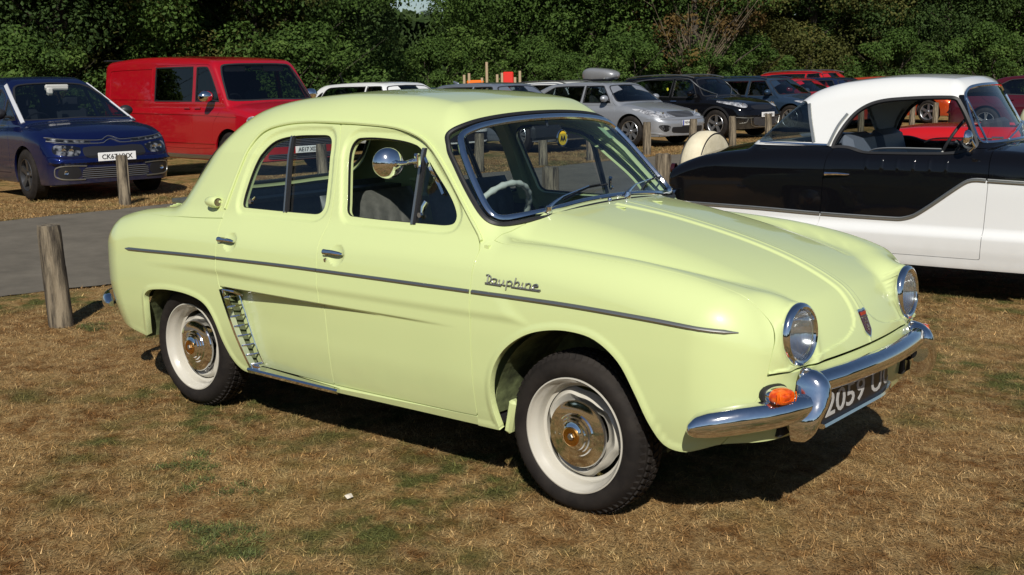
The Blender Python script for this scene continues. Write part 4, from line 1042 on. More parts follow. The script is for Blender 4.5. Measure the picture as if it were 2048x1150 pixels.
M['post'] = noise_var(mat('weathered_post', (.25, .2, .14), .85), (.035, .027, .018), (.235, .192, .130), 24, detail=9, rough=.75, lo=.41, hi=.60, bump=.9, stretch=(1, 1, .09), bscale=40, dist=.012)
def post(x, y, h, r, lean, label, seed, group='wooden posts along the path'):
    rnd = random.Random(seed); b = MB(); n = 28; rows = 16; V = []; F = []
    cr = [rnd.uniform(0, 6.28) for _ in range(2)]
    for i in range(rows + 1):
        t = i/rows; z = -.08 + (h + .08)*t; top = 1 - (.05 if i == rows else 0)
        for j in range(n):
            q = 2*math.pi*j/n; rr = r*(1.03 - .06*t)*top*(1 + .03*math.sin(3*q + seed) + .015*math.sin(7*q + seed*2 + 2*t))
            for c_ in cr:
                d = abs((q - c_ - .25*math.sin(2*t + seed) + math.pi) % (2*math.pi) - math.pi)
                if d < .13: rr *= .86 if t > .25 else .95
            V.append((rr*math.cos(q) + lean[0]*z, rr*math.sin(q) + lean[1]*z, z + (.004*math.sin(5*q) if i == rows else 0)))
    for i in range(rows):
        for j in range(n): F.append((i*n+j, i*n+(j+1) % n, (i+1)*n+(j+1) % n, (i+1)*n+j))
    F.append(tuple(rows*n + j for j in range(n))); b.add(V, F)
    o = b.build('wooden_post', M['post'], None, loc=(x, y, 0)); o.rotation_euler = (0, 0, 0)
    return tag(o, label, 'post', group)
# ------------------------------------------------------------------ modern cars of the car park
def place(o, px, py, sg_loc, hd):
    """put a car so that its local ground point sg_loc stands on world (px, py), heading hd"""
    c, s = math.cos(hd), math.sin(hd)
    o.location = (px - (c*sg_loc[0] - s*sg_loc[1]), py - (s*sg_loc[0] + c*sg_loc[1]), -.02); o.rotation_euler = (0, 0, hd)
def modern_wheel(T, x, sg, y, Rr, rim, spokes, rmat, style='twin', low=False):
    wh = thing('wheel', None, None, (x, 0, Rr)); wh.parent = T
    c = (0, sg*y, 0); n = 36 if low else 52
    b = MB(); b.lathe([(rim - .005, -.03), (rim + .004, .0), (rim + .02, .006), (rim + (Rr - rim)*.55, .010), (Rr - .02, -.004), (Rr, -.025), (Rr + .001, -.10), (Rr, -.18), (Rr - .02, -.20), (rim, -.19)], n, c, 'y', sg=sg)
    for k in range(0 if low else 60):
        a = Matrix.Rotation(2*math.pi*k/60, 3, 'Y'); 
        for yo in (-.035, -.075, -.115): b.box(Vector(c) + a @ Vector((Rr, sg*yo, 0)), (.006, .03, .018), rot=a)
    b.build('tyre', M['tyre'], wh)
    b = MB(); b.lathe([(rim + .003, -.004), (rim - .004, .004), (rim - .012, -.002), (rim - .018, -.03), (rim - .03, -.09), (rim - .03, -.16)], n, c, 'y', sg=sg); b.lathe([(rim - .03, -.12), (.05, -.13), (0, -.13)], n, c, 'y', m=1, sg=sg)
    b.lathe([(0, -.006), (.03, -.008), (.034, -.02), (.06, -.035), (.064, -.05)], 20, c, 'y', sg=sg)
    for k in range(spokes):
        for off in ((-.10, .10) if style == 'twin' else (0,)):
            a0 = 2*math.pi*k/spokes + .2; wd = .030 if style == 'twin' else .060
            p = []
            for r_, yo, w_ in ((.045, -.022, wd*1.1), (rim*.55, -.016, wd), (rim - .012, -.006, wd*(.8 if style == 'twin' else 1.25))):
                q = a0 + off*(r_/rim)*1.6*(1 if style != 'swirl' else 1); 
                if style == 'swirl': q += .35*(r_/rim)
                cx, cz = r_*math.cos(q), r_*math.sin(q); tx, tz = -math.sin(q), math.cos(q)
                p.append([(c[0] + cx - tx*w_/2, c[1] + sg*yo, c[2] + cz - tz*w_/2), (c[0] + cx + tx*w_/2, c[1] + sg*yo, c[2] + cz + tz*w_/2), (c[0] + cx + tx*w_/2, c[1] + sg*(yo - .03), c[2] + cz + tz*w_/2), (c[0] + cx - tx*w_/2, c[1] + sg*(yo - .03), c[2] + cz - tz*w_/2)])
            V = [v for s_ in p for v in s_]; F = []
            for i in range(2):
                for j in range(4): F.append((i*4+j, i*4+(j+1) % 4, (i+1)*4+(j+1) % 4, (i+1)*4+j))
            b.add(V, F)
    b.build('rim', None, wh, mats=[rmat, M['dark']])
    return wh
def modern_car(name, label, cat, sp, paintm, group='modern cars parked beyond the path'):
    T = thing(name, label, cat, group=group)
    wb, fo, ro, hw, H = sp['wb'], sp['fo'], sp['ro'], sp['w']/2, sp['h']
    Rw = sp.get('wr', .32); rim = sp.get('rim', .215)
    xF, xR = wb + fo, -ro
    Wf = pch([xR, xR + .25, 0, wb*.5, wb, xF - .35, xF], [hw - .10, hw - .03, hw - .005, hw, hw - .005, hw - .05, hw - .16])
    Sf = pch([.1, .25, .4, .6, sp['belt'] - .12, sp['belt'], sp['belt'] + .1], [-.09, -.03, -.008, 0, -.012, -.05, -.11])
    Tf = pch(*sp['top']); Rf = pch(*sp['roof'])
    zb = sp['belt']; wb0 = sp.get('gw', hw - .10); tum = sp.get('tum', .42)
    nz = sp.get('nose', (.16, .55)); x_w, sl = sp['ws']; x_r, slr = sp['rs']
    zt_f = sp.get('nz', .55)
    def fn(x, y, z):
        ay = np.abs(y)
        side = ay - (Wf(x) + Sf(z))
        top = (z - (Tf(x) - .07*ay**2 - .35*np.maximum(ay - hw*.72, 0)**1.5))*.95
        fr = x - (xF - nz[0]*ay**2 - nz[1]*np.maximum(ay - hw*.62, 0)**2*2 - .35*np.maximum(zt_f - z, 0)**1.6*.5 - sp.get('fslope', .5)*np.maximum(z - zt_f, 0))
        re = (xR + .10*ay**2 + .8*np.maximum(ay - hw*.7, 0)**2 + .25*np.maximum(z - .75, 0)) - x
        g = smax(side, top, sp.get('fs', .09)); g = smax(g, fr, .10); g = smax(g, re, .09); g = smaxp(g, .19 - z, .03)
        s2 = (ay - (wb0 - tum*np.maximum(z - zb, -.02)))*.93
        t2 = (z - (Rf(x) - .045*ay**2))*.97
        w2 = (x - (x_w - .16*ay**2 - sl*(z - zb)))/math.sqrt(1 + sl*sl)
        r2 = ((x_r + .12*ay**2 + slr*(z - zb)) - x)/math.sqrt(1 + slr*slr)
        h = smax(s2, t2, sp.get('fr', .10)); h = smax(h, w2, .045); h = smax(h, r2, .07); h = smaxp(h, .5 - z, .03)
        return smin(g, h, .03)
    q = sp.get('res', 1.0)
    V, F = body_grid(fn, xR + .35, xF - .38, .62, int(150*q), int(130*q), int(26*q))
    Ra = Rw + sp.get('arch', .055)
    def low(V):
        x, z = V[:, 0], V[:, 2]
        base = z - np.interp(x, [xR, xR + .35, .0, wb, xF - .3, xF], [.32, .26, .21, .21, .22, .24])
        a1 = np.hypot(x, z - Rw) - Ra; a2 = np.hypot(x - wb, z - Rw) - Ra
        return np.minimum(base, np.minimum(a1, a2))
    wins = [spline([p for p in w_], 4) for w_ in sp['wins']]
    doors = sp.get('doors', [])
    wsp = spline(sp['wsp'] + [(-a, b) for a, b in sp['wsp'][::-1]], 4); 
    bk = sp.get('bk')
    side_only = lambda V: -.25 - V[:, 1]
    inw = [lambda V, w_=w_: psdf(V[:, 0], V[:, 2], w_) for w_ in wins]
    nside = lambda f: (lambda V: np.where(V[:, 1] < -.25, f(V), -1.))
    frontw = lambda V: np.where(V[:, 0] > wb*.35, psdf(V[:, 1], V[:, 2], wsp), -1.)
    dpoly = [spline([p for p in d], 4) for d in doors]
    ind = [lambda V, d=d: psdf(V[:, 0], V[:, 2], d) for d in dpoly]
    g = .003
    # bonnet: ahead of the windscreen foot, inside the wing tops
    bx0 = sp['hood'][0]; bx1 = sp['hood'][1]; bz = sp['hood'][2]; bw = sp['hood'][3]
    hood = lambda V: np.minimum.reduce([V[:, 0] - bx0 - .10*0, bx1 - V[:, 0], V[:, 2] - bz, (bw - .05*np.maximum(V[:, 0] - wb, 0)) - np.abs(V[:, 1])])
    fields = [low, lambda V: -frontw(V), lambda V: -hood(V) - g]
    for w_ in inw: fields.append(lambda V, w_=w_: -nside(w_)(V))
    for d in ind: fields.append(lambda V, d=d: -nside(d)(V) - g)
    if bk:
        bkp = spline(bk + [(-a, b) for a, b in bk[::-1]], 4); rwf = lambda V: np.where(V[:, 0] < wb*.3, psdf(V[:, 1], V[:, 2], bkp), -1.); fields.append(lambda V: -rwf(V))
    body = place_panel('body', cut_panel(fn, V, F, fields, None, .03, True), paintm, T)
    place_panel('bonnet', cut_panel(fn, V, F, [lambda V: V[:, 0] - wb*.5, lambda V: hood(V) - g], None, .02, True), paintm, T)
    Dd = []
    for i, d in enumerate(ind):
        res = cut_panel(fn, V, F, [side_only, low, lambda V: d(V) - g] + [lambda V, w_=w_: -w_(V) for w_ in inw], None, .02)
        for mir in (False, True):
            dd = place_panel('door', res, paintm, T, mir); Dd.append((dd, mir, i))
            hx, hz = sp['handles'][i]; X, N = on_side(fn, [(hx - .09, hz), (hx, hz), (hx + .09, hz)])
            strip('door_handle', X, N, [(-.012, 0), (-.012, .03), (.012, .034), (.012, 0)], sp.get('hmat', paintm), dd, mirror=mir)
    for w_ in wins:
        res = cut_panel(fn, V, F, [side_only, lambda V: psdf(V[:, 0], V[:, 2], w_)], None, 0, off=-.010)
        X, N = on_side(fn, w_)
        for mir in (False, True):
            place_panel('side_window', res, sp.get('glass', M['tint']), T, mir)
            strip('window_seal', X, N, [(-.014, -.012), (-.014, .002), (.008, .003), (.008, -.012)], M['plastic'], T, True, mir)
    if sp.get('dlo_trim'):
        X, N = on_side(fn, spline(sp['dlo_trim'], 4, False))
        for mir in (False, True): strip('window_trim', X, N, [(-.010, 0), (-.010, .010), (.010, .010), (.010, 0)], M['alu'], T, mirror=mir)
    place_panel('windscreen', cut_panel(fn, V, F, [frontw], None, 0, True, off=-.006), M['tint'], T)
    X, N = on_front(fn, wsp, xF + .3, xF); strip('windscreen_seal', X, N, [(-.016, -.008), (-.016, .002), (.014, .003), (.014, -.008)], M['plastic'], T, True)
    if bk: place_panel('rear_window', cut_panel(fn, V, F, [rwf], None, 0, True, off=-.006), M['tint'], T)
    # wheels and housings
    for x in (0, wb):
        for sg in (-1, 1):
            modern_wheel(T, x, sg, hw - .02, Rw, rim, sp.get('spokes', 5), sp.get('rmat', M['rim_alloy']), sp.get('style', 'twin'), sp.get('far', False))
            b = MB(); nn = 18; Vh = []; Fh = []
            for j in range(nn + 1):
                a = math.pi*1.06*j/nn - .1; Vh += [(x + (Ra + .005)*math.cos(a), sg*(hw - .07), Rw + (Ra + .005)*math.sin(a)), (x + (Ra + .005)*math.cos(a), sg*(hw - .36), Rw + (Ra + .005)*math.sin(a)), (x, sg*(hw - .36), Rw)]
            for j in range(nn): Fh += [(3*j, 3*j+1, 3*j+4, 3*j+3), (3*j+1, 3*j+2, 3*j+5, 3*j+4)]
            b.add(Vh, Fh); b.build('wheel_housing', M['dark'], T, False)
            if sp.get('clad'):
                an = np.linspace(-.15, math.pi + .15, 26); X, N = on_side(fn, np.stack([x + (Ra + .018)*np.cos(an), Rw + (Ra + .018)*np.sin(an)], 1))
                strip('arch_cladding', X, N, [(-.022, -.01), (-.022, .008), (.026, .006), (.026, -.01)], M['plastic'], T, mirror=sg > 0)
    b = MB(); b.box((wb/2, 0, .24), (wb + fo + ro - .5, hw*1.7, .06)); b.build('underbody', M['dark'], T, False)
    # cabin
    b = MB(); b.box((wb/2, 0, .55), (wb - .7, hw*1.75, .5)); b.build('cabin_tub', M['seat_dark'], T, False)
    for (xx, n_) in sp.get('seats', ((wb*.52, 2), (wb*.17, 3))):
        for k in range(n_):
            yy = (-.36, .36)[k] if n_ == 2 else (-.45, 0, .45)[k]
            b = MB(); b.box((xx - .12, yy, zb - .10), (.12, .46, .55), rot=Matrix.Rotation(-.2, 3, 'Y'), bev=.05); b.box((xx - .19, yy, zb + .27), (.09, .24, .17), bev=.04); b.box((xx - .17, yy, zb + .17), (.03, .10, .1)); b.build('seat', M['seat_dark'], T)
    b = MB(); b.box((x_w - .42, 0, zb - .09), (.62, hw*1.6, .16), bev=.06); b.build('dashboard', M['plastic'], T)
    b = MB(); b.tube([(x_w - .78 + .09*math.cos(a), -.36 + .18*math.sin(a), zb - .02 + .15*math.cos(a)) for a in np.linspace(0, 2*math.pi, 20, endpoint=False)], .014, 6, closed=True); b.build('steering_wheel', M['plastic'], T)
    ht = Rf(np.array([x_w - sl*(H - zb) - .15]))[0]
    b = MB(); b.box((x_w - sl*(ht - zb - .17) + -.10, 0, ht - .17), (.03, .22, .07), bev=.015); b.build('inside_mirror', M['plastic'], T)
    # door mirrors
    mx, mz = sp.get('mir', (x_w - .42, zb + .06))
    for sg in (-1, 1):
        X, N = on_side(fn, [(mx, mz)]); yy = X[0][1]
        b = MB(); b.lathe([(0, -.07), (.05, -.065), (.075, -.03), (.08, .01), (.07, .05), (.04, .085), (0, .095)], 20, (0, 0, 0), 'x'); s_ = sp.get('mscale', 1.0)
        b.v = [(mx + v[0]*.9*s_, yy - .13*s_ + v[1]*1.35*s_, mz + .05 + v[2]*.95*s_) for v in b.v]
        n1 = len(b.f); b.box((mx + .02, yy - .02, mz + .01), (.08, .12, .035), bev=.01, m=1)
        if sg > 0: b.v = [(v[0], -v[1], v[2]) for v in b.v]; b.f = [tuple(reversed(f)) for f in b.f]
        b.build('door_mirror', None, T, mats=[sp.get('mmat', paintm), M['plastic']])
    # front patches: polygons in (y, z) seen from ahead
    for nm, poly, mt, off, both in sp.get('front', []):
        pl = np.array(spline(poly, 3)); 
        if both:
            s_ = lambda V, pl=pl: psdf(-V[:, 1], V[:, 2], pl)
            res = cut_panel(fn, V, F, [lambda V: V[:, 0] - wb, s_], None, .012, off=off)
            for mir in (False, True): place_panel(nm, res, mt, T, mir)
        else:
            res = cut_panel(fn, V, F, [lambda V: V[:, 0] - wb, lambda V, pl=pl: psdf(V[:, 1], V[:, 2], pl)], None, .012, True, off=off); place_panel(nm, res, mt, T)
    for nm, poly, mt, w_ in sp.get('strips', []):
        pl = spline(poly, 4, False); X, N = on_front(fn, pl, xF + .3, 1.5)
        strip(nm, X, N, [(-w_, 0), (-w_*.7, .012), (w_*.7, .012), (w_, 0)], mt, T)
        if abs(poly[0][0]) > .05 and poly[-1][0]*poly[0][0] > 0: strip(nm, X, N, [(-w_, 0), (-w_*.7, .012), (w_*.7, .012), (w_, 0)], mt, T, mirror=True)
    for nm, poly, mt, w_ in sp.get('sides', []):
        X, N = on_side(fn, spline(poly, 4, False))
        for mir in (False, True): strip(nm, X, N, [(-w_, 0), (-w_*.8, .010), (w_*.8, .010), (w_, 0)], mt, T, mirror=mir)
    # headlamp bulbs behind the lens patch
    for (y, z, r_) in sp.get('bulbs', []):
        for sg in (-1, 1):
            X, N = on_front(fn, [(y*sg, z)], xF + .3, 1.8); b = MB(); b.lathe([(r_, .008), (r_*.95, .012), (r_*.6, .006), (r_*.2, .003), (0, .003)], 18, X[0], 'x'); b.build('lamp_bowl', M['reflector'], T)
    if sp.get('plate'):
        txt, pz, py = sp['plate']; X, N = on_front(fn, [(py, pz)], xF + .3, 1.5); x = X[0][0] + .022
        b = MB(); b.box((x, py, pz), (.012, .52, .112), bev=.004); p_ = b.build('number_plate', M['plate_white'], T)
        if sp.get('euro'): b = MB(); b.box((x + .007, py - .238, pz), (.002, .04, .108)); b.build('plate_band', M['euro'], p_)
        lettering('plate_lettering', txt, .42, .066, lambda u, v, d: (x + .0068 + d, py + u + (.018 if sp.get('euro') else 0), pz + v), M['print_black'], p_, .018)
    if sp.get('rails'):
        x0, x1, yy = sp['rails']; xs = np.linspace(x0, x1, 12); P_ = [(x, -yy, Rf(np.array([x]))[0] - .045*yy*yy + .035*math.sin(math.pi*i/11)**.4) for i, x in enumerate(xs)]
        for sg in (1, -1):
            b = MB(); b.tube([(p[0], p[1]*sg, p[2]) for p in P_], .017, 8); b.build('roof_rail', sp.get('railmat', M['alu']), T)
    if sp.get('aerial'):
        x = sp['aerial']; z = Rf(np.array([x]))[0]; b = MB(); b.tube([(x, 0, z - .01), (x - .14, 0, z + .22)], .004, 6); b.build('aerial', M['plastic'], T)
    return T, fn
def std_car(wb=2.75, fo=.9, ro=1.0, w=1.8, h=1.43, kind='saloon', **k):
    """windows, doors and lamps of an ordinary five-door shape; k overrides"""
    suv = kind == 'suv'
    belt = k.get('belt', h - (.50 if not suv else .58)); r = h
    xw = wb - .28 if not suv else wb - .30
    ws = (xw, 1.45 if not suv else 1.15)
    top = ([-ro, -ro + .1, -ro*.4, wb*.5, xw, xw + .35, wb + fo - .35, wb + fo], [belt - .14, belt - .02, belt + .02, belt, belt + .02, belt - .03, belt - .16, belt - .34])
    if suv: top = ([-ro, -ro + .1, 0, wb*.5, xw, xw + .35, wb + fo - .30, wb + fo], [belt - .1, belt, belt + .02, belt, belt + .03, belt + .0, belt - .12, belt - .32])
    xr = -ro + (.42 if kind == 'saloon' else .12); slr = {'saloon': 1.25, 'hatch': .45, 'suv': .42, 'estate': .40}[kind]
    hz = belt + .02; zt = r - .10
    wx = lambda z: xw - ws[1]*(z - belt)
    rx = lambda z: xr + slr*(z - belt)
    bx = wb*.47
    fwn = [(wx(hz) - .30, hz), (wx(hz) - .30, hz), (wx(zt) - .10, zt - .01), (wx(zt) - .20, zt + .005), (bx + .06, zt), (bx + .04, zt), (bx + .05, hz), (bx + .05, hz)]
    rwn = [(bx - .04, hz + .005), (bx - .04, hz + .005), (bx - .03, zt), (bx - .03, zt), (rx(zt) + .55, zt - .02), (rx(zt) + .38, zt - .09), (rx(hz) + .42, hz + .05), (rx(hz) + .42, hz + .05)]
    qwn = [(rx(zt) + .30, zt - .12), (rx(hz) + .36, hz + .07), (rx(hz) + .22, hz + .08), (rx(zt) + .20, zt - .16)] if kind != 'saloon' else None
    d1 = [(wx(hz) - .12, .34), (wx(hz) - .12, .34), (wx(hz) - .10, belt - .10), (wx(hz) - .22, hz), (wx(zt) - .02, zt + .035), (bx, zt + .035), (bx, zt + .035), (bx, .33), (bx, .33)]
    d2 = [(bx, .33), (bx, .33), (bx, zt + .035), (bx, zt + .035), (rx(zt) + .52, zt + .012), (rx(zt) + .34, zt - .07), (rx(hz) + .37, hz), (.30, .62), (.46, .35), (.46, .35)]
    if k.get('closer'): pass
    hw = w/2
    sp = dict(wb=wb, fo=fo, ro=ro, w=w, h=h, belt=belt, top=top,
        roof=([-ro, xr + slr*(r - belt) - .1, rx(r) + .25, wb*.45, wx(r) + .1, wx(r) + .6, wb], [r - .5, r - .16, r - .045, r, r - .04, r - .16, r - .4]),
        ws=ws, rs=(xr, slr), wins=[x for x in (fwn, rwn, qwn) if x], doors=[d1, d2],
        wsp=[(0, r - .075), (hw*.52, r - .095), (hw*.62, r - .14), (hw*.80, belt + .12), (hw*.82, belt + .05), (hw*.6, belt + .045), (0, belt + .05)],
        bk=[(0, r - .11), (hw*.5, r - .13), (hw*.70, belt + .10), (hw*.66, belt + .05), (0, belt + .05)],
        hood=(xw + .10, wb + fo - .12, belt - .30, hw*.78), handles=[(bx + .16, belt - .10), (.52, belt - .09)],
        seats=((wb*.55, 2), (wb*.18, 3)))
    sp.update(k); return sp
M['blue'] = paint('metallic_blue_paint', (.005, .010, .060), True); M['vanred'] = paint('red_van_paint', (.345, .002, .010)); M['silver'] = paint('silver_paint', (.33, .345, .37), True, rough=.4)
M['black'] = paint('black_paint', (.004, .004, .005)); M['navy'] = paint('slate_blue_paint', (.030, .055, .095), True); M['white'] = paint('white_paint', (.70, .71, .70)); M['red'] = paint('bright_red_paint', (.46, .008, .010))
M['orange'] = paint('orange_red_paint', (.62, .07, .012), True); M['cream'] = paint('cream_paint', (.66, .65, .42)); M['grey'] = paint('grey_blue_paint', (.22, .25, .30), True); M['dblue'] = paint('dark_blue_paint', (.012, .02, .06), True)
M['lamp'] = mat('clear_lamp', (.55, .57, .58), .12, .55, 1); noise_var(M['lamp'], (.30, .30, .31), (.9, .9, .9), 12, detail=2, lo=.42, hi=.58)
M['lamp_dark'] = mat('dark_lamp', (.05, .05, .06), .1, .3, 1); noise_var(M['lamp_dark'], (.01, .01, .012), (.25, .26, .28), 9, detail=2, lo=.5, hi=.66)
M['grille'] = mat('grille_black', (.014, .014, .016), .4)
def grille_mat(nm, sx, sz, a=(.01, .01, .011), b=(.2, .2, .21)):
    m = mat(nm, a, .35, .5); nt = m.node_tree; L = nt.links.new; tc = node(m, 'ShaderNodeTexCoord'); w_ = node(m, 'ShaderNodeTexWave'); w_.bands_direction = 'Z'; w_.inputs['Scale'].default_value = sz; w_.inputs['Distortion'].default_value = 0
    L(tc.outputs['Object'], w_.inputs['Vector']); cr = node(m, 'ShaderNodeValToRGB'); cr.color_ramp.elements[0].color = (*a, 1); cr.color_ramp.elements[1].color = (*b, 1); cr.color_ramp.elements[0].position = .45; cr.color_ramp.elements[1].position = .6
    L(w_.outputs['Fac'], cr.inputs[0]); L(cr.outputs[0], m.node_tree.nodes['Principled BSDF'].inputs['Base Color'])
    bp = node(m, 'ShaderNodeBump'); bp.inputs['Distance'].default_value = .01; L(w_.outputs['Fac'], bp.inputs['Height']); L(bp.outputs[0], m.node_tree.nodes['Principled BSDF'].inputs['Normal'])
    return m
M['grille_fine'] = grille_mat('slatted_grille', 0, 12)
def build_modern():
    # blue people carrier, left edge
    wb, fo, ro, h = 2.785, .86, .80, 1.64
    xw = wb - .12; belt = 1.0
    sp = std_car(wb, fo, ro, 1.83, h, 'suv', belt=belt)
    sp.update(ws=(xw, 2.1), roof=([-ro, -.4, .2, .9, 1.35, 1.7, 2.1, 2.6, 3], [1.25, 1.50, 1.59, h, h - .015, 1.57, 1.42, 1.2, 1.0]),
        top=([-ro, -ro + .1, 0, wb*.5, xw - .3, xw, xw + .3, wb + fo - .28, wb + fo], [.9, 1.0, 1.02, 1.0, 1.03, 1.03, 1.0, .88, .72]),
        wsp=[(0, 1.545), (.44, 1.52), (.56, 1.46), (.76, 1.12), (.775, 1.06), (.6, 1.05), (0, 1.065)],
        wins=[[(2.28, 1.05), (2.28, 1.05), (1.86, 1.26), (1.74, 1.32), (1.72, 1.31), (1.80, 1.05), (1.80, 1.05)], [(1.72, 1.045), (1.72, 1.045), (1.62, 1.33), (1.36, 1.45), (1.30, 1.46), (1.30, 1.46), (1.32, 1.04), (1.32, 1.04)], [(1.24, 1.04), (1.24, 1.04), (1.22, 1.475), (1.22, 1.475), (.2, 1.43), (.1, 1.1), (.1, 1.1)]],
        doors=[[(2.25, .34), (2.25, .34), (2.25, .8), (2.02, 1.02), (1.66, 1.37), (1.40, 1.49), (1.27, 1.50), (1.27, 1.50), (1.27, .33), (1.27, .33)], [(1.27, .33), (1.27, .33), (1.27, 1.5), (1.27, 1.5), (.25, 1.47), (.1, 1.0), (.42, .6), (.5, .34), (.5, .34)]],
        hood=(xw + .06, wb + fo - .04, .80, .70), nz=.60, fslope=.75, nose=(.14, .40), wr=.335, rim=.215, spokes=5, style='wide', rmat=M['rim_dark'], mir=(1.98, 1.08), mmat=M['plastic'],
        front=[('day_lamp', [(.28, .775), (.62, .800), (.80, .83), (.80, .83), (.79, .79), (.62, .765), (.28, .75)], M['lamp_dark'], .003, True),
               ('headlamp', [(.44, .70), (.74, .74), (.78, .66), (.74, .615), (.50, .60), (.46, .64)], M['lamp_dark'], .004, True),
               ('upper_grille', [(0, .70), (.40, .70), (.42, .60), (.34, .565), (0, .565)] + [(-.34, .565), (-.42, .60), (-.40, .70)], M['grille'], .003, False),
               ('lower_grille', [(0, .44), (.44, .44), (.44, .44), (.46, .32), (.40, .30), (0, .29), (-.40, .30), (-.46, .32), (-.44, .44), (-.44, .44)], M['grille_fine'], .003, False),
               ('fog_lamp_panel', [(.50, .45), (.70, .46), (.74, .42), (.74, .34), (.68, .31), (.48, .32)], M['grille'], .003, True)],
        strips=[('bright_strip', [(.80, .835), (.62, .807), (.3, .785), (.12, .785), (.055, .815), (0, .830), (-.055, .815), (-.12, .785), (-.3, .785), (-.62, .807), (-.80, .835)], M['alu'], .006),
                ('bright_strip', [(.80, .79), (.62, .762), (.3, .745), (.12, .745), (.055, .775), (0, .790), (-.055, .775), (-.12, .745), (-.3, .745), (-.62, .762), (-.80, .79)], M['alu'], .006),
                ('fog_lamp_trim', [(.40, .465), (.66, .475), (.76, .45), (.775, .39), (.76, .33), (.68, .30), (.42, .29)], M['alu'], .009)],
        bulbs=[(.57, .66, .035), (.66, .665, .035), (.66, .385, .028)], plate=('CK67 VXX', .572, .0), glass=M['tint'])
    sp['front'] = [f if f[0] != 'x' else f for f in sp['front']]
    T, fn = modern_car('blue_people_carrier', 'metallic blue people carrier with pale roof pillars at the left edge', 'car', sp, M['blue'])
    zz = np.linspace(1.02, 1.53, 12); P0 = np.stack([2.57 - 2.1*(zz - 1.0), -(.80 - .36*(zz - 1.0)), zz], 1); dv = np.array([-.55, .75, -.35]); dv /= np.linalg.norm(dv)
    X, N = hit(fn, P0 - dv*.35, dv, 0, .9, 90); sv = mat('satin_silver', (.62, .63, .65), .35, .2, .5)
    for mir in (False, True): strip('pillar_trim', X, N, [(-.030, -.012), (-.026, .008), (.026, .008), (.030, -.012)], sv, T, mirror=mir)
    b = MB(); b.box((1.65, .05, 1.47), (.06, .34, .10), bev=.02); b.box((1.78, -.10, 1.42), (.05, .10, .12), bev=.03); b.build('roof_console', mat('pale_console', (.45, .45, .42), .6), T)
    place(T, -10.35, 3.98, (wb, -.90), R(-8))
    # red van
    wb, fo, ro, h = 3.4, .90, .99, 1.985
    sp = std_car(wb, fo, ro, 1.90, h, 'suv', belt=1.18)
    xw = wb + .04
    sp.update(ws=(xw, .76), rs=(-ro + .02, .06), roof=([-ro, -.7, .6, 2.1, 2.68, 2.90, 3.15, 3.45], [1.88, 1.93, h, 1.95, 1.91, 1.86, 1.72, 1.5]), gw=.90, tum=.13, fr=.10,
        top=([-ro, -ro + .1, 0, wb*.5, xw - .2, xw, xw + .35, wb + fo - .18, wb + fo], [1.1, 1.15, 1.16, 1.16, 1.18, 1.18, 1.12, .99, .86]), fs=.07,
        wsp=[(0, 1.815), (.55, 1.805), (.70, 1.76), (.83, 1.28), (.83, 1.225), (.6, 1.205), (0, 1.215)],
        bk=None, wins=[[(3.120, 1.20), (3.120, 1.20), (2.860, 1.58), (2.720, 1.74), (2.640, 1.76), (2.380, 1.76), (2.380, 1.76), (2.380, 1.20), (2.380, 1.20)], [(2.260, 1.20), (2.260, 1.20), (2.260, 1.77), (2.260, 1.77), (1.020, 1.77), (1.020, 1.77), (1.020, 1.20), (1.020, 1.20)]],
        doors=[[(2.92, .42), (2.92, .42), (2.95, .80), (3.20, 1.08), (3.17, 1.22), (2.91, 1.61), (2.76, 1.785), (2.64, 1.81), (2.320, 1.81), (2.320, 1.81), (2.320, .40), (2.320, .40)][:], [(2.320, .40), (2.320, .40), (2.320, 1.81), (2.320, 1.81), (0.960, 1.81), (0.960, 1.81), (0.960, .40), (0.960, .40)]],
        handles=[(2.48, 1.08), (2.14, 1.08)], hood=(xw + .05, wb + fo - .03, .90, .74), nz=.62, fslope=.36, nose=(.12, .38), wr=.345, rim=.235, arch=.065, spokes=5, style='swirl', rmat=M['rim_dark'], mir=(2.98, 1.235), mscale=1.3, mmat=M['chrome'],
        front=[('headlamp', [(.60, .90), (.84, .96), (.90, .92), (.88, .80), (.78, .73), (.62, .74)], M['lamp'], .004, True),
               ('upper_grille', [(-.58, .88), (.58, .88), (.58, .88), (.58, .72), (.5, .70), (-.5, .70), (-.58, .72), (-.58, .88)], M['grille_fine'], .003, False),
               ('middle_grille', [(-.80, .66), (.80, .66), (.80, .66), (.78, .47), (.7, .46), (-.7, .46), (-.78, .47), (-.80, .66)], M['grille_fine'], .003, False),
               ('lower_grille', [(-.74, .34), (.74, .34), (.74, .34), (.70, .26), (-.70, .26), (-.74, .34)], M['grille_fine'], .003, False)],
        strips=[('bright_strip', [(.58, .80), (0, .80), (-.58, .80)], M['chrome'], .007)], bulbs=[(.72, .84, .05), (.82, .86, .035)], plate=('AE17 XDL', .40, .0), seats=((2.5, 2),), glass=M['tint'],
        sides=[('body_crease', [(-.7, .98), (1.000, .98), (2.400, .975), (3.650, .95)], M['vanred'], .010), ('lower_crease', [(0.900, .50), (2.000, .50), (3.000, .50)], M['vanred'], .014), ('side_bar', [(0.850, .27), (1.900, .26), (2.950, .27)], M['alu'], .035), ('panel_rib', [(0.900, 1.22), (0.900, 1.22), (0.900, 1.76), (0.900, 1.76), (-.55, 1.74), (-.62, 1.70), (-.62, 1.22), (-.62, 1.22), (0.900, 1.22)], M['vanred'], .006)])
    T, fn = modern_car('red_van', 'red panel van with one dark rear side window, behind the green saloon', 'van', sp, M['vanred'])
    for y in (-.36, .42):
        b = MB(); b.box((2.80, y, 1.735), (.03, .42, .10), bev=.02); b.build('sun_visor', mat('pale_visor', (.42, .43, .40), .7), T)
    b = MB(); b.box((-.96, 0, 1.93), (.16, 1.5, .03), bev=.01); b.build('roof_spoiler', M['plastic'], T)
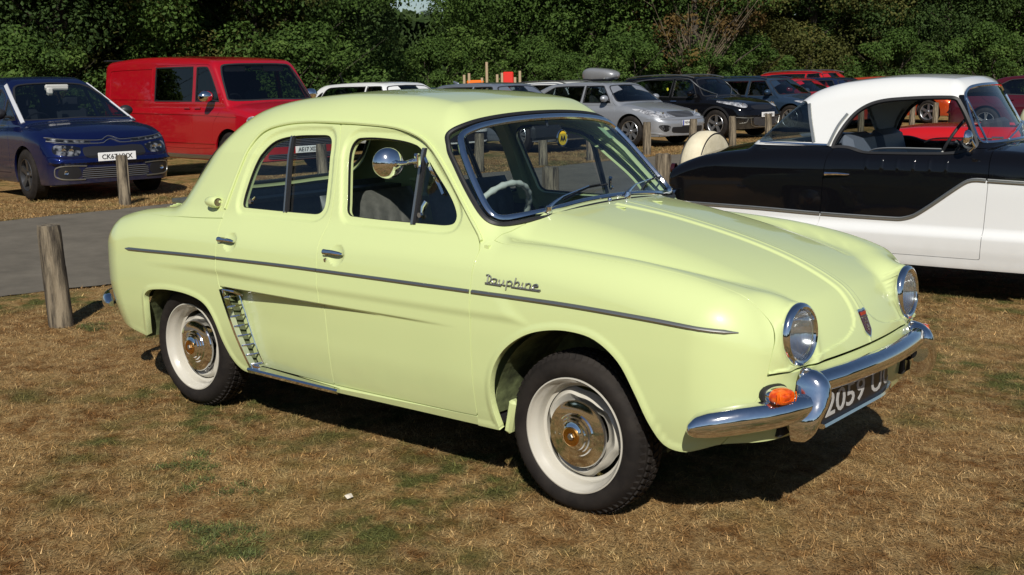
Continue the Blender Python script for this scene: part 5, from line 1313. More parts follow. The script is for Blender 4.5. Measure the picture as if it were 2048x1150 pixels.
    b = MB(); b.box((.0, 0, 1.3), (.02, 1.6, 1.1)); b.box((.9, .80, 1.45), (1.6, .02, .5)); b.build('cargo_lining', M['dark'], T, False)
    place(T, -11.35, 8.05, (wb, -.93), R(-4))
    # white hatchback behind the saloon's cabin
    sp = std_car(2.72, .88, .78, 1.80, 1.46, 'hatch', wr=.325, rim=.225, rmat=M['rim_dark'], res=.8, aerial=-.3,
        front=[('headlamp', [(.50, .70), (.80, .78), (.82, .70), (.72, .62), (.52, .62)], M['lamp_dark'], .004, True), ('grille', [(-.46, .70), (.46, .70), (.46, .70), (.40, .48), (-.40, .48), (-.46, .70)], M['grille'], .003, False),
               ('lower_grille', [(-.80, .44), (.80, .44), (.80, .44), (.72, .28), (-.72, .28), (-.80, .44)], M['grille'], .003, False)],
        strips=[('front_splitter', [(.82, .40), (.78, .27), (.5, .245), (0, .24), (-.5, .245), (-.78, .27), (-.82, .40)], M['white'], .016)], plate=('KP18 HLE', .50, 0))
    T, fn = modern_car('white_hatchback', 'white hatchback whose roof shows over the green saloon roof, next to the red van', 'car', sp, M['white'])
    place(T, -12.0, 12.75, (2.72, -.88), R(-5))
    # silver-grey saloon seen through the windscreen
    sp = std_car(2.87, .86, 1.05, 1.83, 1.41, 'saloon', wr=.345, rim=.25, spokes=10, style='twin', res=.8,
        front=[('headlamp', [(.48, .70), (.82, .78), (.84, .70), (.74, .63), (.50, .63)], M['lamp'], .004, True), ('grille', [(-.42, .72), (.42, .72), (.47, .60), (.40, .46), (.36, .44), (-.36, .44), (-.40, .46), (-.47, .60)], M['grille'], .003, False),
               ('lower_grille', [(-.84, .42), (.84, .42), (.84, .42), (.72, .28), (-.72, .28), (-.84, .42)], M['grille'], .003, False)],
        strips=[('front_splitter', [(.82, .38), (.78, .29), (.5, .262), (0, .258), (-.5, .262), (-.78, .29), (-.82, .38)], M['alu'], .015)], plate=('LT69 MWA', .52, 0))
    T, fn = modern_car('grey_saloon', 'light grey saloon seen through the windscreen of the green saloon', 'car', sp, M['grey'])
    b = MB(); b.box((.1, 0, 1.40), (.18, .04, .06), rot=Matrix.Rotation(.3, 3, 'Y'), bev=.015); b.build('roof_fin', M['grey'], T)
    place(T, -10.15, 15.2, (2.87, -.90), R(-5)) if False else place(T, -10.6, 14.6, (2.87, -.90), R(-5))
    # silver saloon
    sp = std_car(2.754, .93, 1.02, 1.81, 1.385, 'saloon', belt=.91, wr=.325, rim=.222, spokes=7, style='wide', aerial=.6, mmat=M['silver'],
        front=[('headlamp', [(.44, .70), (.70, .765), (.84, .80), (.85, .70), (.80, .635), (.52, .625)], M['lamp'], .004, True),
               ('grille', [(-.42, .72), (-.2, .735), (.2, .735), (.42, .72), (.42, .72), (.34, .635), (.25, .62), (-.25, .62), (-.34, .635)], M['grille_fine'], .004, False),
               ('lower_grille', [(-.56, .42), (.56, .42), (.56, .42), (.50, .30), (-.50, .30), (-.56, .42)], M['grille'], .003, False), ('fog_lamp', [(.58, .44), (.80, .46), (.72, .33), (.62, .34)], M['lamp_dark'], .003, True)],
        strips=[('bumper_crease', [(.87, .61), (.6, .575), (0, .565), (-.6, .575), (-.87, .61)], M['silver'], .012), ('front_splitter', [(.86, .30), (.7, .262), (0, .245), (-.7, .262), (-.86, .30)], M['silver'], .02)],
        bulbs=[(.60, .69, .05), (.73, .71, .05)], plate=('NJ56 RWG', .50, 0), euro=True)
    T, fn = modern_car('silver_saloon', 'metallic silver saloon behind the wooden posts to the right of the green saloon cabin', 'car', sp, M['silver'])
    b = MB(); X, N = on_front(fn, [(.12, 1.20)], 5, 4); b.lathe([(0, .006), (.035, .006), (.035, .002)], 8, X[0], 'x'); b.build('air_freshener', mat('yellow_card', (.5, .5, .03), .6), T)
    place(T, -9.60, 17.2, (2.754, -.90), R(-5))
    # black crossover
    sp = std_car(2.70, .87, .79, 1.80, 1.485, 'suv', belt=.95, wr=.335, rim=.222, spokes=5, style='wide', clad=True, rails=(-.3, 1.85, .60), hmat=M['chrome'], mmat=M['black'],
        front=[('headlamp', [(.50, .80), (.76, .86), (.84, .88), (.84, .80), (.74, .73), (.56, .73)], M['lamp'], .004, True), ('grille', [(-.4, .76), (.4, .76), (.36, .68), (-.36, .68)], M['grille'], .003, False),
               ('lower_grille', [(-.50, .50), (.50, .50), (.50, .50), (.44, .32), (-.44, .32), (-.50, .50)], M['grille_fine'], .003, False)],
        strips=[('bright_strip', [(.84, .50), (.66, .485), (.52, .49)], M['alu'], .010), ('bright_strip', [(.80, .36), (.70, .38), (.66, .46)], M['alu'], .012), ('lower_bright_strip', [(.60, .50), (.52, .30), (0, .27), (-.52, .30), (-.60, .50)], M['alu'], .010)],
        bulbs=[(.64, .79, .04), (.76, .81, .03)], plate=('AE21 XPH', .55, .0), dlo_trim=[(2.38, .97), (2.1, 1.16), (1.75, 1.38), (1.5, 1.415), (1.2, 1.42), (.6, 1.40), (.1, 1.34), (-.2, 1.22)])
    T, fn = modern_car('black_crossover', 'black crossover with silver roof rails and chrome window trim behind the posts', 'car', sp, M['black'])
    place(T, -9.55, 20.75, (2.70, -.90), R(-6))
    # slate blue estate
    sp = std_car(2.75, .95, 1.0, 1.84, 1.41, 'estate', wr=.34, rim=.24, res=.8, spokes=9, style='wide', rails=(-.4, 1.8, .60), railmat=M['navy'],
        front=[('headlamp', [(.50, .74), (.84, .80), (.85, .74), (.56, .69)], M['lamp'], .004, True), ('grille', [(-.44, .74), (.44, .74), (.40, .50), (-.40, .50)], M['grille'], .003, False)], plate=('EO66 NCZ', .50, 0))
    T, fn = modern_car('slate_blue_estate', 'slate blue estate car between the black crossover and the white roofed coupe', 'car', sp, M['navy'])
    place(T, -9.36, 24.26, (2.75, -.92), R(-7))
    # second row
    sp = std_car(2.64, .9, .85, 1.85, 1.56, 'suv', wr=.34, rim=.24, res=.7, rails=(-.3, 1.8, .62), far=True)
    T, fn = modern_car('red_crossover', 'bright red crossover in the second row above the slate blue estate', 'car', sp, M['red']); place(T, -10.3, 29.5, (2.64, -.9), R(-6))
    sp = std_car(2.66, .86, .95, 1.85, 1.62, 'estate', res=.7, rails=(-.5, 1.7, .62), far=True, belt=.98)
    T, fn = modern_car('white_estate', 'white off-road estate with silver roof rails behind the silver saloon', 'car', sp, M['white']); place(T, -13.9, 21.6, (2.66, -.9), R(-5)); T.location.z = -.27
    sp = std_car(2.7, .86, .85, 1.82, 1.50, 'hatch', res=.6, far=True)
    T, fn = modern_car('grey_hatchback', 'grey hatchback carrying a silver roof box in the second row', 'car', sp, M['grey']); place(T, -15.2, 24.8, (2.7, -.9), R(-5)); T.location.z = -.27
    rb = thing('roof_box', 'glossy silver roof box strapped on top of the grey hatchback', 'roof box')
    def bxf(x, y, z): return (np.abs(x/1.0)**3.2 + np.abs(y/.38)**3 + np.abs((z - .17)/np.maximum(.20 - .05*x, .05))**2.4) - 1
    V, F = body_grid(lambda x, y, z: bxf(x, y, z)*.15, -.7, .7, .17, 40, 40, 12)
    for w_, nm, mt in ((1, 'lid', M['silver']), (-1, 'base', M['plastic'])):
        place_panel(nm, cut_panel(lambda x, y, z: bxf(x, y, z)*.15, V, F, [lambda V: w_*(V[:, 2] - .07) - .003], None, .01, True), mt, rb)
    for x in (-.4, .45):
        b = MB(); b.tube([(x, -.55, -.02), (x, .55, -.02)], .02, 8); b.box((x, -.5, -.06), (.06, .05, .09)); b.box((x, .5, -.06), (.06, .05, .09)); b.build('cross_bar', M['alu'], rb)
    rb.scale = (.66, .80, 1.1); bpy.context.view_layer.update(); rb.location = T.matrix_basis @ Vector((1.35, 0, 1.58)); rb.rotation_euler = T.rotation_euler
    sp = std_car(2.66, .86, .85, 1.82, 1.53, 'hatch', res=.6, far=True)
    T, fn = modern_car('dark_blue_hatchback', 'dark blue hatchback hidden but for its roof behind the white hatchback', 'car', sp, M['dblue']); place(T, -16.2, 16.0, (2.66, -.9), R(-5)); T.location.z = -.27
    T, fn = modern_car('slate_hatchback', 'slate coloured hatchback showing only its roof above the green saloon', 'car', sp, M['navy']); place(T, -14.9, 17.6, (2.66, -.9), R(-5)); T.location.z = -.27
    # cars seen through the windows of the coupe
    sp = std_car(2.66, .86, .8, 1.82, 1.37, 'hatch', belt=.95, res=.7, far=True, wr=.33, rim=.235, spokes=5, style='wide',
        front=[('headlamp', [(.50, .74), (.80, .86), (.86, .84), (.78, .70), (.56, .68)], M['lamp'], .004, True), ('fog_lamp', [(.56, .55), (.72, .62), (.76, .46), (.64, .42)], M['grille'], .003, True)])
    T, fn = modern_car('orange_red_hatchback', 'metallic orange red hatchback seen through the side windows of the coupe', 'car', sp, M['orange']); place(T, -8.0, 30.3, (2.66, -.9), R(-10))
    T, fn = modern_car('navy_hatchback', 'navy hatchback just behind the orange red one, seen through the coupe windows', 'car', sp, M['dblue']); place(T, -9.1, 27.6, (2.66, -.9), R(-9))
    T, fn = modern_car('dark_red_hatchback', 'dark red hatchback seen through the rear side window of the coupe', 'car', sp, M['vanred']); place(T, -9.4, 25.6, (2.66, -.9), R(-8))
# ------------------------------------------------------------------ the black and white coupe
def build_coupe():
    T = thing('black_white_coupe', 'black and white 1950s coupe with white hardtop and cream spare wheel cover', 'car')
    Wf = pch([-.16, .1, .5, 1.2, 2.2, 3.0, 3.4, 3.65], [.735, .75, .76, .765, .765, .74, .70, .62])
    Sf = pch([.18, .24, .30, .36, .430, .442, .490, .502, .7, .84, .92, .98, 1.04, 1.1], [-.02, .012, .022, .030, .032, .030, .003, 0, 0, -.006, -.02, -.045, -.09, -.14])
    Tf = pch([-.12, 0, .16, .5, .9, 1.6, 2.2, 2.6, 3.1, 3.4, 3.6], [.86, .915, .965, 1.01, 1.04, 1.04, 1.04, 1.01, .96, .89, .74])
    Rf = pch([.3, .55, .76, .92, 1.14, 1.54, 1.91, 2.08, 2.3, 2.5], [1.0, 1.15, 1.31, 1.40, 1.458, 1.488, 1.470, 1.425, 1.30, 1.1])
    def fn(x, y, z):
        ay = np.abs(y)
        side = ay - (Wf(x) + Sf(z)); top = (z - (Tf(x) - .10*ay**2))*.95
        fr = x - (3.62 - .2*ay**2 - .8*np.maximum(ay - .45, 0)**2*2 - .5*np.maximum(.5 - z, 0)); re = (-.07 - .075*sst(.3, .68, ay) + .06*np.maximum(ay - .6, 0) + .055*sst(.70, .62, z)) - x
        g = smax(side, top, .075); g = smax(g, fr, .16); g = smax(g, re, .045); g = smaxp(g, .21 - z, .02)
        s2 = (ay - (.695 - .36*np.maximum(z - 1.0, -.01)))*.94; t2 = (z - (Rf(x) - .10*ay**2))*.96
        w2 = (x - (2.235 - .30*ay**2 - .60*(z - 1.02)))*.86; r2 = ((.46 + .12*ay**2 + .92*(z - 1.0)) - x)*.74
        h = smax(s2, t2, .10); h = smax(h, w2, .05); h = smax(h, r2, .09); h = smaxp(h, .6 - z, .02)
        return smin(g, h, .022)
    V, F = body_grid(fn, .25, 3.15, .62, 260, 230, 44)
    trim = spline([(-.3, .566), (.565, .556), (1.088, .541), (1.60, .535), (1.665, .540), (1.75, .572), (2.02, .775), (2.07, .806), (2.12, .815), (2.19, .812), (2.6, .80), (3.1, .79), (3.8, .78)], 6, False)
    tz = lambda x: np.interp(x, trim[:, 0], trim[:, 1])
    lower = lambda V: tz(V[:, 0]) - V[:, 2]
    SW = spline([(1.13, 1.0), (1.18, 1.13), (1.262, 1.240), (1.368, 1.302), (1.52, 1.329), (1.88, 1.340), (1.935, 1.318), (2.085, 1.045), (2.075, 1.012), (2.03, .995), (1.95, .976), (1.80, .968), (1.50, .964), (1.36, .966), (1.25, .995), (1.18, 1.0)], 6)
    D = spline([(1.150, 1.002), (1.150, 1.002), (1.113, .94), (1.096, .80), (1.086, .54), (1.072, .44), (1.072, .30), (1.072, .30), (2.170, .30), (2.170, .30), (2.183, .6), (2.190, .80), (2.186, 1.01), (2.186, 1.01)], 6)
    RW = spline([(.2, 1.035), (.2, 1.035), (.62, 1.030), (.985, 1.028), (.985, 1.028), (.935, 1.18), (.905, 1.285), (.87, 1.312), (.2, 1.312), (.2, 1.312)], 5)
    WS = spline([(0, 1.415), (.38, 1.403), (.50, 1.366), (.552, 1.29), (.625, 1.10), (.625, 1.055), (.58, 1.045), (.3, 1.045), (0, 1.048)] + [(-.3, 1.045), (-.58, 1.045), (-.625, 1.055), (-.625, 1.10), (-.552, 1.29), (-.50, 1.366), (-.38, 1.403)], 5)
    g = .0022
    sd = lambda V: psdf(V[:, 0], V[:, 2], D); nr = lambda f: (lambda V: np.where(V[:, 1] < -.3, f(V), -1.))
    ndoor = lambda V: -nr(sd)(V) - g
    nwin = lambda V: -nr(lambda V: psdf(V[:, 0], V[:, 2], SW))(V)
    rw = lambda V: psdf(V[:, 0], V[:, 2], RW); ws = lambda V: np.where(V[:, 0] > 1.5, psdf(V[:, 1], V[:, 2], WS), -1.)
    arch = lambda V: np.minimum(np.hypot(V[:, 0] - .70, V[:, 2] - .08) - .36, np.hypot(V[:, 0] - 2.86, V[:, 2] - .25) - .36)
    base = lambda V: V[:, 2] - .232
    isroof = lambda V: V[:, 2] - (1.005 + .03*sst(2.0, 2.1, V[:, 0]))
    K, Wt = M['black'], M['white']
    def disp(V):
        x, z = V[:, 0], V[:, 2]; d = 0*x
        for k in range(6): d = d + .006*np.exp(-((x - (1.392 + .106*k))/.007)**2)*sst(.845, .875, z)*sst(.955, .925, z)
        return d
    roofx = lambda V: 2.235 - .30*V[:, 1]**2 - .60*(V[:, 2] - 1.02) - V[:, 0] - .022
    place_panel('hardtop', cut_panel(fn, V, F, [isroof, lambda V: np.maximum(roofx(V), V[:, 2] - 1.352), nwin, lambda V: -rw(V), lambda V: V[:, 0] - .50, lambda V: -ws(V)], None, .025, True), Wt, T)
    place_panel('screen_frame', cut_panel(fn, V, F, [isroof, lambda V: -np.maximum(roofx(V), V[:, 2] - 1.352) - .001, nwin, lambda V: -ws(V)], None, .025, True), K, T)
    scut = lambda V: -isroof(V) - .001
    deck = lambda V: np.minimum.reduce([.44 - np.abs(V[:, 1]), .50 - V[:, 0], V[:, 2] - .90])
    place_panel('rear_body', cut_panel(fn, V, F, [lambda V: 1.63 - V[:, 0], scut, ndoor, nwin, arch, lambda V: -lower(V) - .001], None, .03, True), K, T)
    place_panel('front_body', cut_panel(fn, V, F, [lambda V: V[:, 0] - 1.63, scut, ndoor, nwin, arch, lambda V: -lower(V) - .001], None, .03, True), K, T)
    place_panel('lower_body', cut_panel(fn, V, F, [scut, ndoor, arch, base, lambda V: lower(V)], None, .03, True), Wt, T)
    up = cut_panel(fn, V, F, [nr(lambda V: sd(V) - g), scut, nwin, lambda V: -lower(V) - .0005], disp, .02)
    lo = cut_panel(fn, V, F, [nr(lambda V: sd(V) - g), lambda V: lower(V)], None, .02)
    for mir in (False, True):
        d = place_panel('door', up, K, T, mir); place_panel('door_lower_panel', lo, Wt, d, mir)
        X, N = on_side(fn, [(1.117, .819), (1.14, .820), (1.20, .822), (1.26, .820), (1.285, .820)])
        strip('door_handle', X, N, [(-.008, 0), (-.008, .02), (0, .026), (.008, .02), (.008, 0)], M['chrome'], d, mirror=mir, taper=[1.5, 1.2, 1.1, .8, .4])
        for nm, x0, x1, par in (('side_trim', -.08, 1.083, T), ('side_trim', 1.092, 2.178, d), ('side_trim', 2.188, 3.45, T)):
            xs = np.linspace(x0, x1, 40); X, N = on_side(fn, np.stack([xs, tz(xs)], 1)); strip(nm, X, N, [(-.0125, 0), (-.012, .007), (-.007, .009), (-.004, .004), (.004, .004), (.007, .009), (.012, .007), (.0125, 0)], M['alu'], par, mirror=mir)
        X, N = on_side(fn, SW); strip('window_seal', X, N, [(-.016, -.02), (-.014, .003), (.006, .005), (.008, -.02)], M['rubber'], T, True, mir)
        X, N = on_side(fn, spline([(1.10, 1.005), (1.150, 1.14), (1.205, 1.225)], 6, False)); strip('window_trim', X, N, [(-.010, 0), (-.008, .012), (.008, .012), (.010, 0)], M['alu'], T, mirror=mir)
        X, N = on_side(fn, spline([(.59, 1.022), (.8, 1.018), (1.10, 1.012)], 4, False)); strip('belt_trim', X, N, [(-.008, 0), (-.006, .010), (.006, .010), (.008, 0)], M['chrome'], T, mirror=mir)
        X, N = on_side(fn, spline([(.995, 1.03), (.945, 1.18), (.915, 1.290)], 4, False)); strip('rear_window_trim', X, N, [(-.012, 0), (-.010, .010), (.010, .010), (.012, 0)], M['alu'], T, mirror=mir)
        X, N = on_side(fn, spline([(2.125, 1.04), (2.06, 1.16), (1.965, 1.33)], 4, False)); strip('pillar_trim', X, N, [(-.007, 0), (-.006, .010), (.006, .010), (.007, 0)], M['chrome'], T, mirror=mir)
        sg = 1 if mir else -1
        # lowered side glass showing over the sill
        b = MB(); gp = spline([(1.36, .965), (1.42, .99), (1.55, 1.0), (1.86, 1.0)], 5, False); b.add([(x, sg*.655, z) for x, z in gp] + [(x, sg*.67, .90) for x, z in gp], [(i, i+1, i+1+len(gp), i+len(gp)) for i in range(len(gp)-1)]); b.build('side_glass', M['tint'], T)
        b = MB(); b.tube([(x, sg*.655, z) for x, z in gp], .006, 6); b.tube([(1.862, sg*.66, .985), (1.885, sg*.655, .94)], .012, 6); b.build('glass_edge', M['alu'], T)
        # tail lamp, rear bumper corner
        X, N = on_front(fn, [(sg*.66, .80)], -1.2, 1.8, 1); b = MB(); b.lathe([(.032, .03), (.032, -.002), (.026, -.008), (0, -.010)], 20, (X[0][0], X[0][1], .80), 'x'); b.v = [(v[0], v[1], .80 + (v[2] - .80)*1.5) for v in b.v]; b.build('tail_lamp', mat('dark_red_lens', (.03, .004, .004), .15, 0, 1), T)
    place_panel('rear_window', cut_panel(fn, V, F, [isroof, rw, lambda V: 1.2 - V[:, 0]], None, 0, True, off=-.006), M['tint'], T)
    place_panel('windscreen', cut_panel(fn, V, F, [ws], None, 0, True, off=-.006), M['ws_glass'], T)
    X, N = on_front(fn, WS, 4, 2.8); strip('windscreen_trim', X, N, [(-.012, -.01), (-.010, .006), (.008, .008), (.012, -.01)], M['chrome'], T, True)
    b = MB(); pts = spline([(-.02, -.765, .61), (-.13, -.735, .60), (-.20, -.62, .60), (-.24, -.3, .60), (-.25, 0, .60), (-.24, .3, .60), (-.20, .62, .60), (-.13, .735, .60), (-.02, .765, .61)], 6, False)
    b.tube([tuple(p) for p in pts], .055, 12); b.build('rear_bumper', M['chrome'], T)
    # spare wheel in its cover
    sw = thing('spare_wheel_cover', None, None, (-.175, 0, .745)); sw.parent = T
    b = MB(); b.lathe([(0, -.10), (.22, -.105), (.285, -.09), (.312, -.05), (.316, 0), (.312, .05), (.285, .09), (.22, .105), (0, .10)], 64, (0, 0, 0), 'x'); b.build('cover', noise_var(mat('cream_cover', (.6, .54, .38), .8), (.56, .50, .35), (.66, .60, .44), 7, bump=.5, bscale=18, dist=.01), sw)
    for xo in (-.082, .082): b = MB(); b.tube([(xo*1.05, .296*math.cos(a), .296*math.sin(a)) for a in np.linspace(0, 2*math.pi, 60, endpoint=False)], .005, 6, closed=True); b.build('cover_piping', M['rubber'], sw)
    b = MB(); b.tube([(.1, 0, 0), (.35, 0, -.05)], .04, 8); b.build('spare_bracket', M['dark'], sw)
    for (wx, zc) in ((.70, .30), (2.86, .30)):
        for sg in (-1, 1):
            wh = thing('wheel', None, None, (wx, 0, .30)); wh.parent = T; c = (0, sg*.66, 0)
            b = MB(); b.lathe([(.17, -.02), (.18, .0), (.25, .006), (.285, -.01), (.30, -.03), (.30, -.11), (.28, -.13), (.18, -.13)], 44, c, 'y', sg=sg); b.build('tyre', M['tyre'], wh)
            b = MB(); b.lathe([(.178, -.004), (.165, -.012), (.15, -.03), (.11, -.02), (.10, .0), (.06, .012), (0, .016)], 40, c, 'y', sg=sg); b.build('rim', M['chrome'], wh)
            b = MB(); nn = 14; Vh = []; Fh = []
            for j in range(nn + 1): a = math.pi*j/nn; Vh += [(wx + .36*math.cos(a), sg*.70, .25 + .36*math.sin(a)), (wx + .36*math.cos(a), sg*.42, .25 + .36*math.sin(a)), (wx, sg*.42, .25)]
            for j in range(nn): Fh += [(3*j, 3*j+1, 3*j+4, 3*j+3), (3*j+1, 3*j+2, 3*j+5, 3*j+4)]
            b.add(Vh, Fh); b.build('wheel_housing', M['dark'], T, False)
    b = MB(); b.box((1.75, 0, .26), (3.3, 1.3, .06)); b.build('underbody', M['dark'], T, False)
    # cabin
    b = MB(); b.box((1.5, 0, .45), (1.6, 1.3, .1)); b.box((.78, 0, .62), (.05, 1.3, .4)); b.box((2.2, 0, .65), (.05, 1.3, .5)); b.build('cabin_floor', M['carpet'], T, False)
    for sg in (-1, 1): b = MB(); b.box((1.62, sg*.655, .70), (1.0, .02, .44), bev=.004); b.build('door_card', M['seat_dark'], T)
    b = MB(); b.box((2.08, 0, .93), (.26, 1.20, .14), bev=.04); b.build('dashboard', M['plastic'], T)
    bl = mat('slate_vinyl', (.075, .095, .125), .5)
    for y in (-.32, .32):
        s = thing('seat', None, None); s.parent = T
        b = MB(); b.box((1.50, y, .58), (.48, .54, .16), bev=.05); b.build('seat_cushion', bl, s)
        b = MB(); b.box((1.22, y, .84), (.12, .56, .50), rot=Matrix.Rotation(-.28, 3, 'Y'), bev=.055); b.build('seat_back', bl, s)
    b = MB(); b.box((.92, 0, .84), (.12, 1.15, .40), rot=Matrix.Rotation(-.25, 3, 'Y'), bev=.05); b.build('rear_bench', M['vinyl_cream'], T)
    b = MB(); b.box((.72, 0, 1.0), (.35, 1.1, .03), bev=.01); b.build('parcel_shelf', M['vinyl_cream'], T)
    b = MB(); b.box((1.5, 0, 1.40), (.7, .9, .02), bev=.008); b.build('headlining', M['headlining'], T)
    st = thing('steering_wheel', None, None, (1.86, -.33, 1.03)); st.parent = T; st.rotation_euler = (0, R(-62), 0)
    b = MB(); b.tube([(.20*math.cos(a), .20*math.sin(a), 0) for a in np.linspace(0, 2*math.pi, 48, endpoint=False)], .011, 8, closed=True); b.tube([(0, -.2, 0), (0, 0, -.02), (0, .2, 0)], .008, 6); b.tube([(0, 0, 0), (0, 0, -.3)], .02, 8); b.build('wheel_rim', M['plastic'], st)
    mr = thing('door_mirror', None, None); mr.parent = T
    b = MB(); b.lathe([(0, -.01), (.048, -.008), (.052, .004), (.044, .022), (.022, .034), (0, .036)], 30, (2.055, -.80, 1.085), 'x'); b.tube([(2.075, -.80, 1.085), (2.10, -.77, 1.03), (2.06, -.735, .995)], .009, 8); b.build('mirror_head', M['chrome'], mr)
    for y0, y1 in ((-.30, .12), (.12, .5)):
        p, n = on_front(fn, [(y0, 1.05), (y1, 1.13), (y1 - .2, 1.10), (y1 + .1, 1.135)], 4, 2.8); b = MB(); b.tube([tuple(p[0] + n[0]*.01), tuple((p[0] + p[1])/2 + n[0]*.04), tuple(p[1] + n[1]*.02)], .006, 6); b.tube([tuple(p[2] + n[2]*.01), tuple(p[1] + n[1]*.012), tuple(p[3] + n[3]*.01)], .007, 6); b.build('wiper', M['chrome'], T)
    h = R(4); c, s = math.cos(h), math.sin(h)
    T.rotation_euler = (0, 0, h); T.location = (1.0 - (c*1.0 + s*.78), 3.75 - (s*1.0 - c*.78), 0)
    return T
def build_roadster():
    T = thing('red_roadster', 'bright red open roadster seen through the side windows of the coupe', 'car')
    Wf = pch([-.3, .2, 1, 2.5, 3.3, 3.7], [.66, .73, .75, .75, .70, .58]); Tf = pch([-.4, -.2, .4, 1.4, 2.2, 3.0, 3.5, 3.75], [.66, .80, .87, .88, .89, .85, .77, .6])
    Sf = pch([.15, .3, .5, .7, .8, .9], [-.06, -.01, 0, 0, -.02, -.07])
    def fn(x, y, z):
        ay = np.abs(y); g = smax(ay - (Wf(x) + Sf(z)), (z - (Tf(x) - .06*ay**2))*.96, .10); g = smax(g, x - (3.7 - .3*ay**2), .12); g = smax(g, (-.35 + .2*ay**2) - x, .10); return smaxp(g, .2 - z, .02)
    V, F = body_grid(fn, .1, 3.2, .55, 120, 110, 22)
    CK = spline([(.75, 0), (.75, .45), (.85, .60), (1.7, .60), (1.85, .56), (1.93, .3), (1.95, 0), (1.93, -.3), (1.85, -.56), (1.7, -.60), (.85, -.60), (.75, -.45)], 4)
    cock = lambda V: np.where(V[:, 2] > .6, -psdf(V[:, 0], V[:, 1], CK), 1.)
    arch = lambda V: np.minimum.reduce([np.hypot(V[:, 0] - .62, V[:, 2] - .30) - .34, np.hypot(V[:, 0] - 2.93, V[:, 2] - .30) - .34, V[:, 2] - .22])
    D = spline([(1.12, .32), (1.12, .32), (1.10, .8), (1.12, .95), (1.12, .95), (1.98, .95), (1.98, .95), (2.0, .8), (2.0, .32), (2.0, .32)], 4)
    nd = lambda V: np.where(V[:, 1] < -.3, -psdf(V[:, 0], V[:, 2], D), 1.) - .002
    place_panel('body', cut_panel(fn, V, F, [cock, arch, nd], None, .03, True), M['red'], T)
    res = cut_panel(fn, V, F, [lambda V: -.3 - V[:, 1], cock, lambda V: psdf(V[:, 0], V[:, 2], D) - .002], None, .02)
    for mir in (False, True): place_panel('door', res, M['red'], T, mir)
    b = MB(); yy = np.linspace(-.60, .60, 12); lo = [(2.0 - .25*y*y, y, .87) for y in yy]; hi = [(1.80 - .2*y*y, y*.93, 1.17 - .05*y*y) for y in yy]
    b.add(lo + hi, [(i, i+1, i+13, i+12) for i in range(11)]); b.build('windscreen', M['ws_glass'], T)
    b = MB(); b.tube(lo, .012, 6); b.tube(hi, .012, 6); b.tube([lo[0], hi[0]], .016, 6); b.tube([lo[-1], hi[-1]], .016, 6); b.build('screen_frame', M['chrome'], T)
    for y in (-.3, .3):
        b = MB(); b.box((1.02, y, .72), (.12, .46, .42), rot=Matrix.Rotation(-.2, 3, 'Y'), bev=.05); b.box((1.30, y, .48), (.46, .46, .14), bev=.04); b.build('seat', M['seat_dark'], T)
    b = MB(); b.box((1.35, 0, .36), (1.3, 1.2, .05)); b.box((1.92, 0, .74), (.12, 1.15, .16), bev=.03); b.build('cockpit', M['seat_dark'], T, False)
    b = MB(); b.tube([(1.72 + .07*math.cos(a), .3 + .18*math.sin(a), .86 + .16*math.cos(a)) for a in np.linspace(0, 2*math.pi, 24, endpoint=False)], .012, 6, closed=True); b.build('steering_wheel', M['plastic'], T)
    for x in (.62, 2.93):
        for sg in (-1, 1): modern_wheel(T, x, sg, .72, .295, .19, 16, M['rim_alloy'], 'wide', True)
    b = MB(); b.box((1.7, 0, .26), (3.4, 1.2, .06)); b.build('underbody', M['dark'], T, False)
    b = MB(); b.tube([(1.15, -.745, .74), (1.28, -.75, .74)], .012, 6); b.build('door_handle', M['chrome'], T)
    for sg in (-1, 1): b = MB(); b.lathe([(.09, -.05), (.09, .02), (.07, .03), (0, .035)], 20, (3.55, sg*.55, .66), 'x'); b.build('headlamp', M['chrome'], T)
    h = R(4); T.rotation_euler = (0, 0, h); T.location = (-.95, 10.7, 0)
    # cream saloon beyond it
    sp = std_car(2.2, .75, .85, 1.55, 1.50, 'saloon', wr=.29, rim=.18, res=.8, far=True, belt=.98, fr=.16, fs=.14)
    sp['roof'] = ([-.85, -.3, .15, .5, 1.0, 1.4, 1.75, 2.1], [.95, 1.22, 1.40, 1.47, 1.50, 1.47, 1.36, 1.1]); sp['rs'] = (-.45, .9)
    T2, fn2 = modern_car('cream_saloon', 'cream 1950s saloon beyond the coupe at the right edge of the photo', 'car', sp, M['cream'], None); place(T2, 1.9, 15.7, (2.2, -.75), R(4))
    sp = std_car(2.66, .86, .95, 1.75, 1.40, 'saloon', res=.6, far=True)
    T3, fn3 = modern_car('maroon_saloon', 'maroon saloon showing its roof above the right end of the white hardtop', 'car', sp, paint('maroon_paint', (.06, .008, .015)), None); place(T3, -1.8, 24.5, (2.66, -.85), R(2))
# ------------------------------------------------------------------ trees
def leaf_mat(name, c1, c2, c3):
    m = bpy.data.materials.new(name); m.use_nodes = True; nt = m.node_tree; L = nt.links.new; b = nt.nodes['Principled BSDF']; b.inputs['Roughness'].default_value = .62; b.inputs['Specular IOR Level'].default_value = .12
    at = nt.nodes.new('ShaderNodeAttribute'); at.attribute_name = 'tone'
    cr = nt.nodes.new('ShaderNodeValToRGB'); e = cr.color_ramp.elements; e[0].color = (*c1, 1); e[1].color = (*c3, 1); e.new(.5).color = (*c2, 1)
    L(at.outputs['Fac'], cr.inputs[0]); L(cr.outputs[0], b.inputs['Base Color'])
    tr = nt.nodes.new('ShaderNodeBsdfTranslucent'); L(cr.outputs[0], tr.inputs[0]); ms = nt.nodes.new('ShaderNodeMixShader'); ms.inputs[0].default_value = .25
    out = nt.nodes['Material Output']; L(b.outputs[0], ms.inputs[1]); L(tr.outputs[0], ms.inputs[2]); L(ms.outputs[0], out.inputs[0])
    return m
